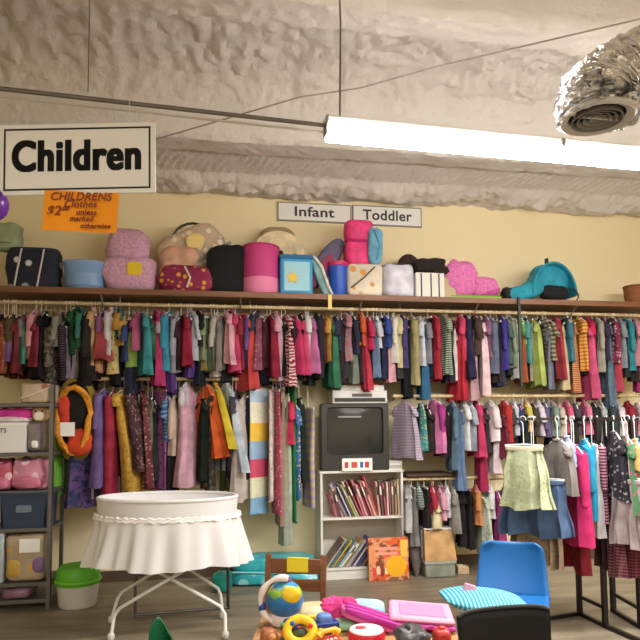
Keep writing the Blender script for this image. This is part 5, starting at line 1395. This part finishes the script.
# ------------------------------------------------------------------ dark green scoop
D = 3.6; p = atD(160, 622, D)
t = thing('green_stool', 'dark green curved plastic stool back poking up in front of bassinet', 'stool', (p.x, p.y, 0), -YAW)
zt = zcol(158, 620, p.x, p.y); gg = mat('0F5A38', .35)
vs = []; na, nb_ = 14, 10
for i in range(na+1):
    a = math.radians(-80+160*i/na)
    for j in range(nb_+1):
        v = j/nb_; rr_ = .065*(1-.12*v)
        topz = zt*(.72+.28*math.cos(a+.5)**2)
        vs.append((rr_*math.sin(a), rr_*math.cos(a), .22+(topz-.22)*v))
o = MB().add(vs, [(i*(nb_+1)+j, (i+1)*(nb_+1)+j, (i+1)*(nb_+1)+j+1, i*(nb_+1)+j+1) for i in range(na) for j in range(nb_)]).build('backrest', gg, t)
m_ = o.modifiers.new('thick', 'SOLIDIFY'); m_.thickness = .008
MB().lathe([(.09, .2), (.095, .21), (.095, .23), (.0, .235)], 24).build('seat', gg, t)
for i in range(3): a = i*2.09+.5; MB().tube([(.07*math.cos(a), .07*math.sin(a), .2), (.1*math.cos(a), .1*math.sin(a), 0)], .012, 8).build('leg', gg, t)

# ------------------------------------------------------------------ blue plastic chair
D = 3.55; p = atD(511, 600, D); zt = zcol(511, 541, p.x, p.y)-.055; W = 68*D/F
t = thing('blue_chair', 'bright blue moulded plastic chair with a turquoise striped cushion on it', 'chair', (p.x, p.y, 0), -.5)
bm_ = mat('1464A6', .4)
SEATZ = .43
def shell(prof, hw, n=16, curve=.05):
    """prof: list of (y, z, halfwidth, lift)"""
    vs = []
    for (y, z, h_, c) in prof:
        for i in range(n+1):
            u = -1+2*i/n
            vs.append((u*h_, y-c*abs(u)**2.4, z + (.0)))
    return MB().add(vs, [(j*(n+1)+i, j*(n+1)+i+1, (j+1)*(n+1)+i+1, (j+1)*(n+1)+i) for j in range(len(prof)-1) for i in range(n)])
bz = zt
pr = []
for j in range(15):
    v = j/14; z = SEATZ+.02+(bz-SEATZ-.02)*v; y = .20+.08*v+ .02*math.sin(v*PI)
    h_ = W/2*(1.08-.16*v); 
    if v > .85: h_ -= W*.5*.14*((v-.85)/.15)**2*1.4
    pr.append((y, z, h_, .05))
o = shell(pr, 0).build('backrest', bm_, t); m_ = o.modifiers.new('thick', 'SOLIDIFY'); m_.thickness = .012
pr = []
vs = []; n = 16; J = 12
for j in range(J+1):
    v = j/J; y = .2-.42*v; z0_ = SEATZ+.02-.03*math.sin(min(1, v*1.2)*PI)*1-(.03*max(0, v-.85)/.15)
    h_ = W/2*(1.08-.04*v)
    for i in range(n+1):
        u = -1+2*i/n; vs.append((u*h_, y, z0_+.02*abs(u)**3))
o = MB().add(vs, [(j*(n+1)+i, j*(n+1)+i+1, (j+1)*(n+1)+i+1, (j+1)*(n+1)+i) for j in range(J) for i in range(n)]).build('seat', bm_, t); m_ = o.modifiers.new('thick', 'SOLIDIFY'); m_.thickness = .012
chm = mat('B8B4AE', .25, .9)
for sx in (-1, 1):
    MB().tube([(sx*.15, -.12, SEATZ-.03), (sx*.2, -.2, 0)], .012, 8).build('leg', chm, t)
    MB().tube([(sx*.15, .12, SEATZ-.03), (sx*.2, .22, 0)], .012, 8).build('leg', chm, t)
MB().tube([(-.15, -.12, SEATZ-.03), (-.15, .12, SEATZ-.03), (.15, .12, SEATZ-.03), (.15, -.12, SEATZ-.03)], .01, 8, closed=True).build('seat_frame', chm, t)
Mw = Matrix.Translation((p.x, p.y, 0)) @ Matrix.Rotation(-.62, 4, 'Z')
cpos = atD(483, 596, 3.38)
t = thing('striped_cushion', 'turquoise and white striped cushion on the seat of the blue chair', 'cushion', (cpos.x, cpos.y, SEATZ+.025), -YAW+.05)
MB().blob((0, 0, .07), (86*3.38/F, .36, .125), 1.25, .6, .08, 3, 2, 34, 18, M=Matrix.Rotation(.10, 4, 'Y')).build('cushion_cover', mat('168FB0', .8, pat='vstripe', col2='8CCCDC', scale=1.1, bump=.2), t)
MB().box((-.145, -.03, .085), (-.085, .0, .13), Matrix.Rotation(.3, 4, 'Y')).build('care_tag', mat('F0A8C0', .7), t)

# ------------------------------------------------------------------ black chair in front
D = 2.35; a = atD(458, 615, D); c = atD(550, 611, D); W = (c-a).length; mid = (a+c)/2
t = thing('black_chair', 'black plastic chair back in the foreground before the blue chair', 'chair', (mid.x, mid.y, 0), math.atan2(c.y-a.y, c.x-a.x))
bk = mat('0E0D0C', .6, spec=.3)
zL = zcol(458, 614, a.x, a.y); zR = zcol(550, 606.5, c.x, c.y)
vs = []; n = 16; J = 8
for j in range(J+1):
    v = j/J
    for i in range(n+1):
        u = -1+2*i/n; zt = (zL+zR)/2+(zR-zL)/2*u - .014*abs(u)**10
        vs.append((u*W/2*(1-.03*v*0-.06*(1-v)), .035*(1-u*u)-.04*(1-v), .48+(zt-.48)*v))
o = MB().add(vs, [(j*(n+1)+i, j*(n+1)+i+1, (j+1)*(n+1)+i+1, (j+1)*(n+1)+i) for j in range(J) for i in range(n)]).build('backrest', bk, t); m_ = o.modifiers.new('thick', 'SOLIDIFY'); m_.thickness = .014
MB().tube([Vector((W/2*u_, .035*(1-u_*u_), (zL+zR)/2+(zR-zL)/2*u_ - .014*abs(u_)**10)) for u_ in [-1+2*i/16 for i in range(17)]], .009, 8).build('top_edge', mat('1E1C1B', .6), t)
MB().blob((0, -.22, .44), (W, .42, .045), .4, .4).build('seat', bk, t)
for sx in (-1, 1):
    MB().tube([(sx*W*.42, -.02, .62), (sx*W*.44, -.03, .42), (sx*W*.47, .05, 0)], .011, 8).build('leg', mat('2A2826', .4, .5), t)
    MB().tube([(sx*W*.42, -.38, .42), (sx*W*.47, -.42, 0)], .011, 8).build('leg', mat('2A2826', .4, .5), t)

# dark plinth boards under the middle tier
x0_, x1_ = RX(404, 470, 6.0), RX(452, 470, 6.0)
t = thing('small_wall_shelf', 'short dark brown board shelf above the short bottom rail', 'shelf', ((x0_+x1_)/2, 6.0, zcol(428, 475, x0_, 6.0)))
w = x1_-x0_
MB().box((-w/2, -.1, -.012), (w/2, WY-6.0, .012)).build('board', mat('4A3226', .6, pat='wood'), t, bev=.003)
for s_ in (-1, 1): MB().box((s_*w*.4-.01, .0, -.1), (s_*w*.4+.01, WY-6.0, -.012)).build('bracket', steel, t)

# ------------------------------------------------------------------ world and view
wld = bpy.data.worlds.new('world'); S.world = wld; wld.use_nodes = True
wld.node_tree.nodes['Background'].inputs[0].default_value = (1, .95, .88, 1); wld.node_tree.nodes['Background'].inputs[1].default_value = .3
S.view_settings.view_transform = 'Standard'; S.view_settings.look = 'None'; S.view_settings.gamma = 1; S.view_settings.use_curve_mapping = False
S.view_settings.exposure = 0.13
S.cycles.use_denoising = True
try: S.cycles.denoiser = 'OPENIMAGEDENOISE'
except Exception: pass
S.cycles.max_bounces = 6; S.cycles.diffuse_bounces = 4; S.cycles.glossy_bounces = 3; S.cycles.transmission_bounces = 3
S.cycles.sample_clamp_indirect = 6
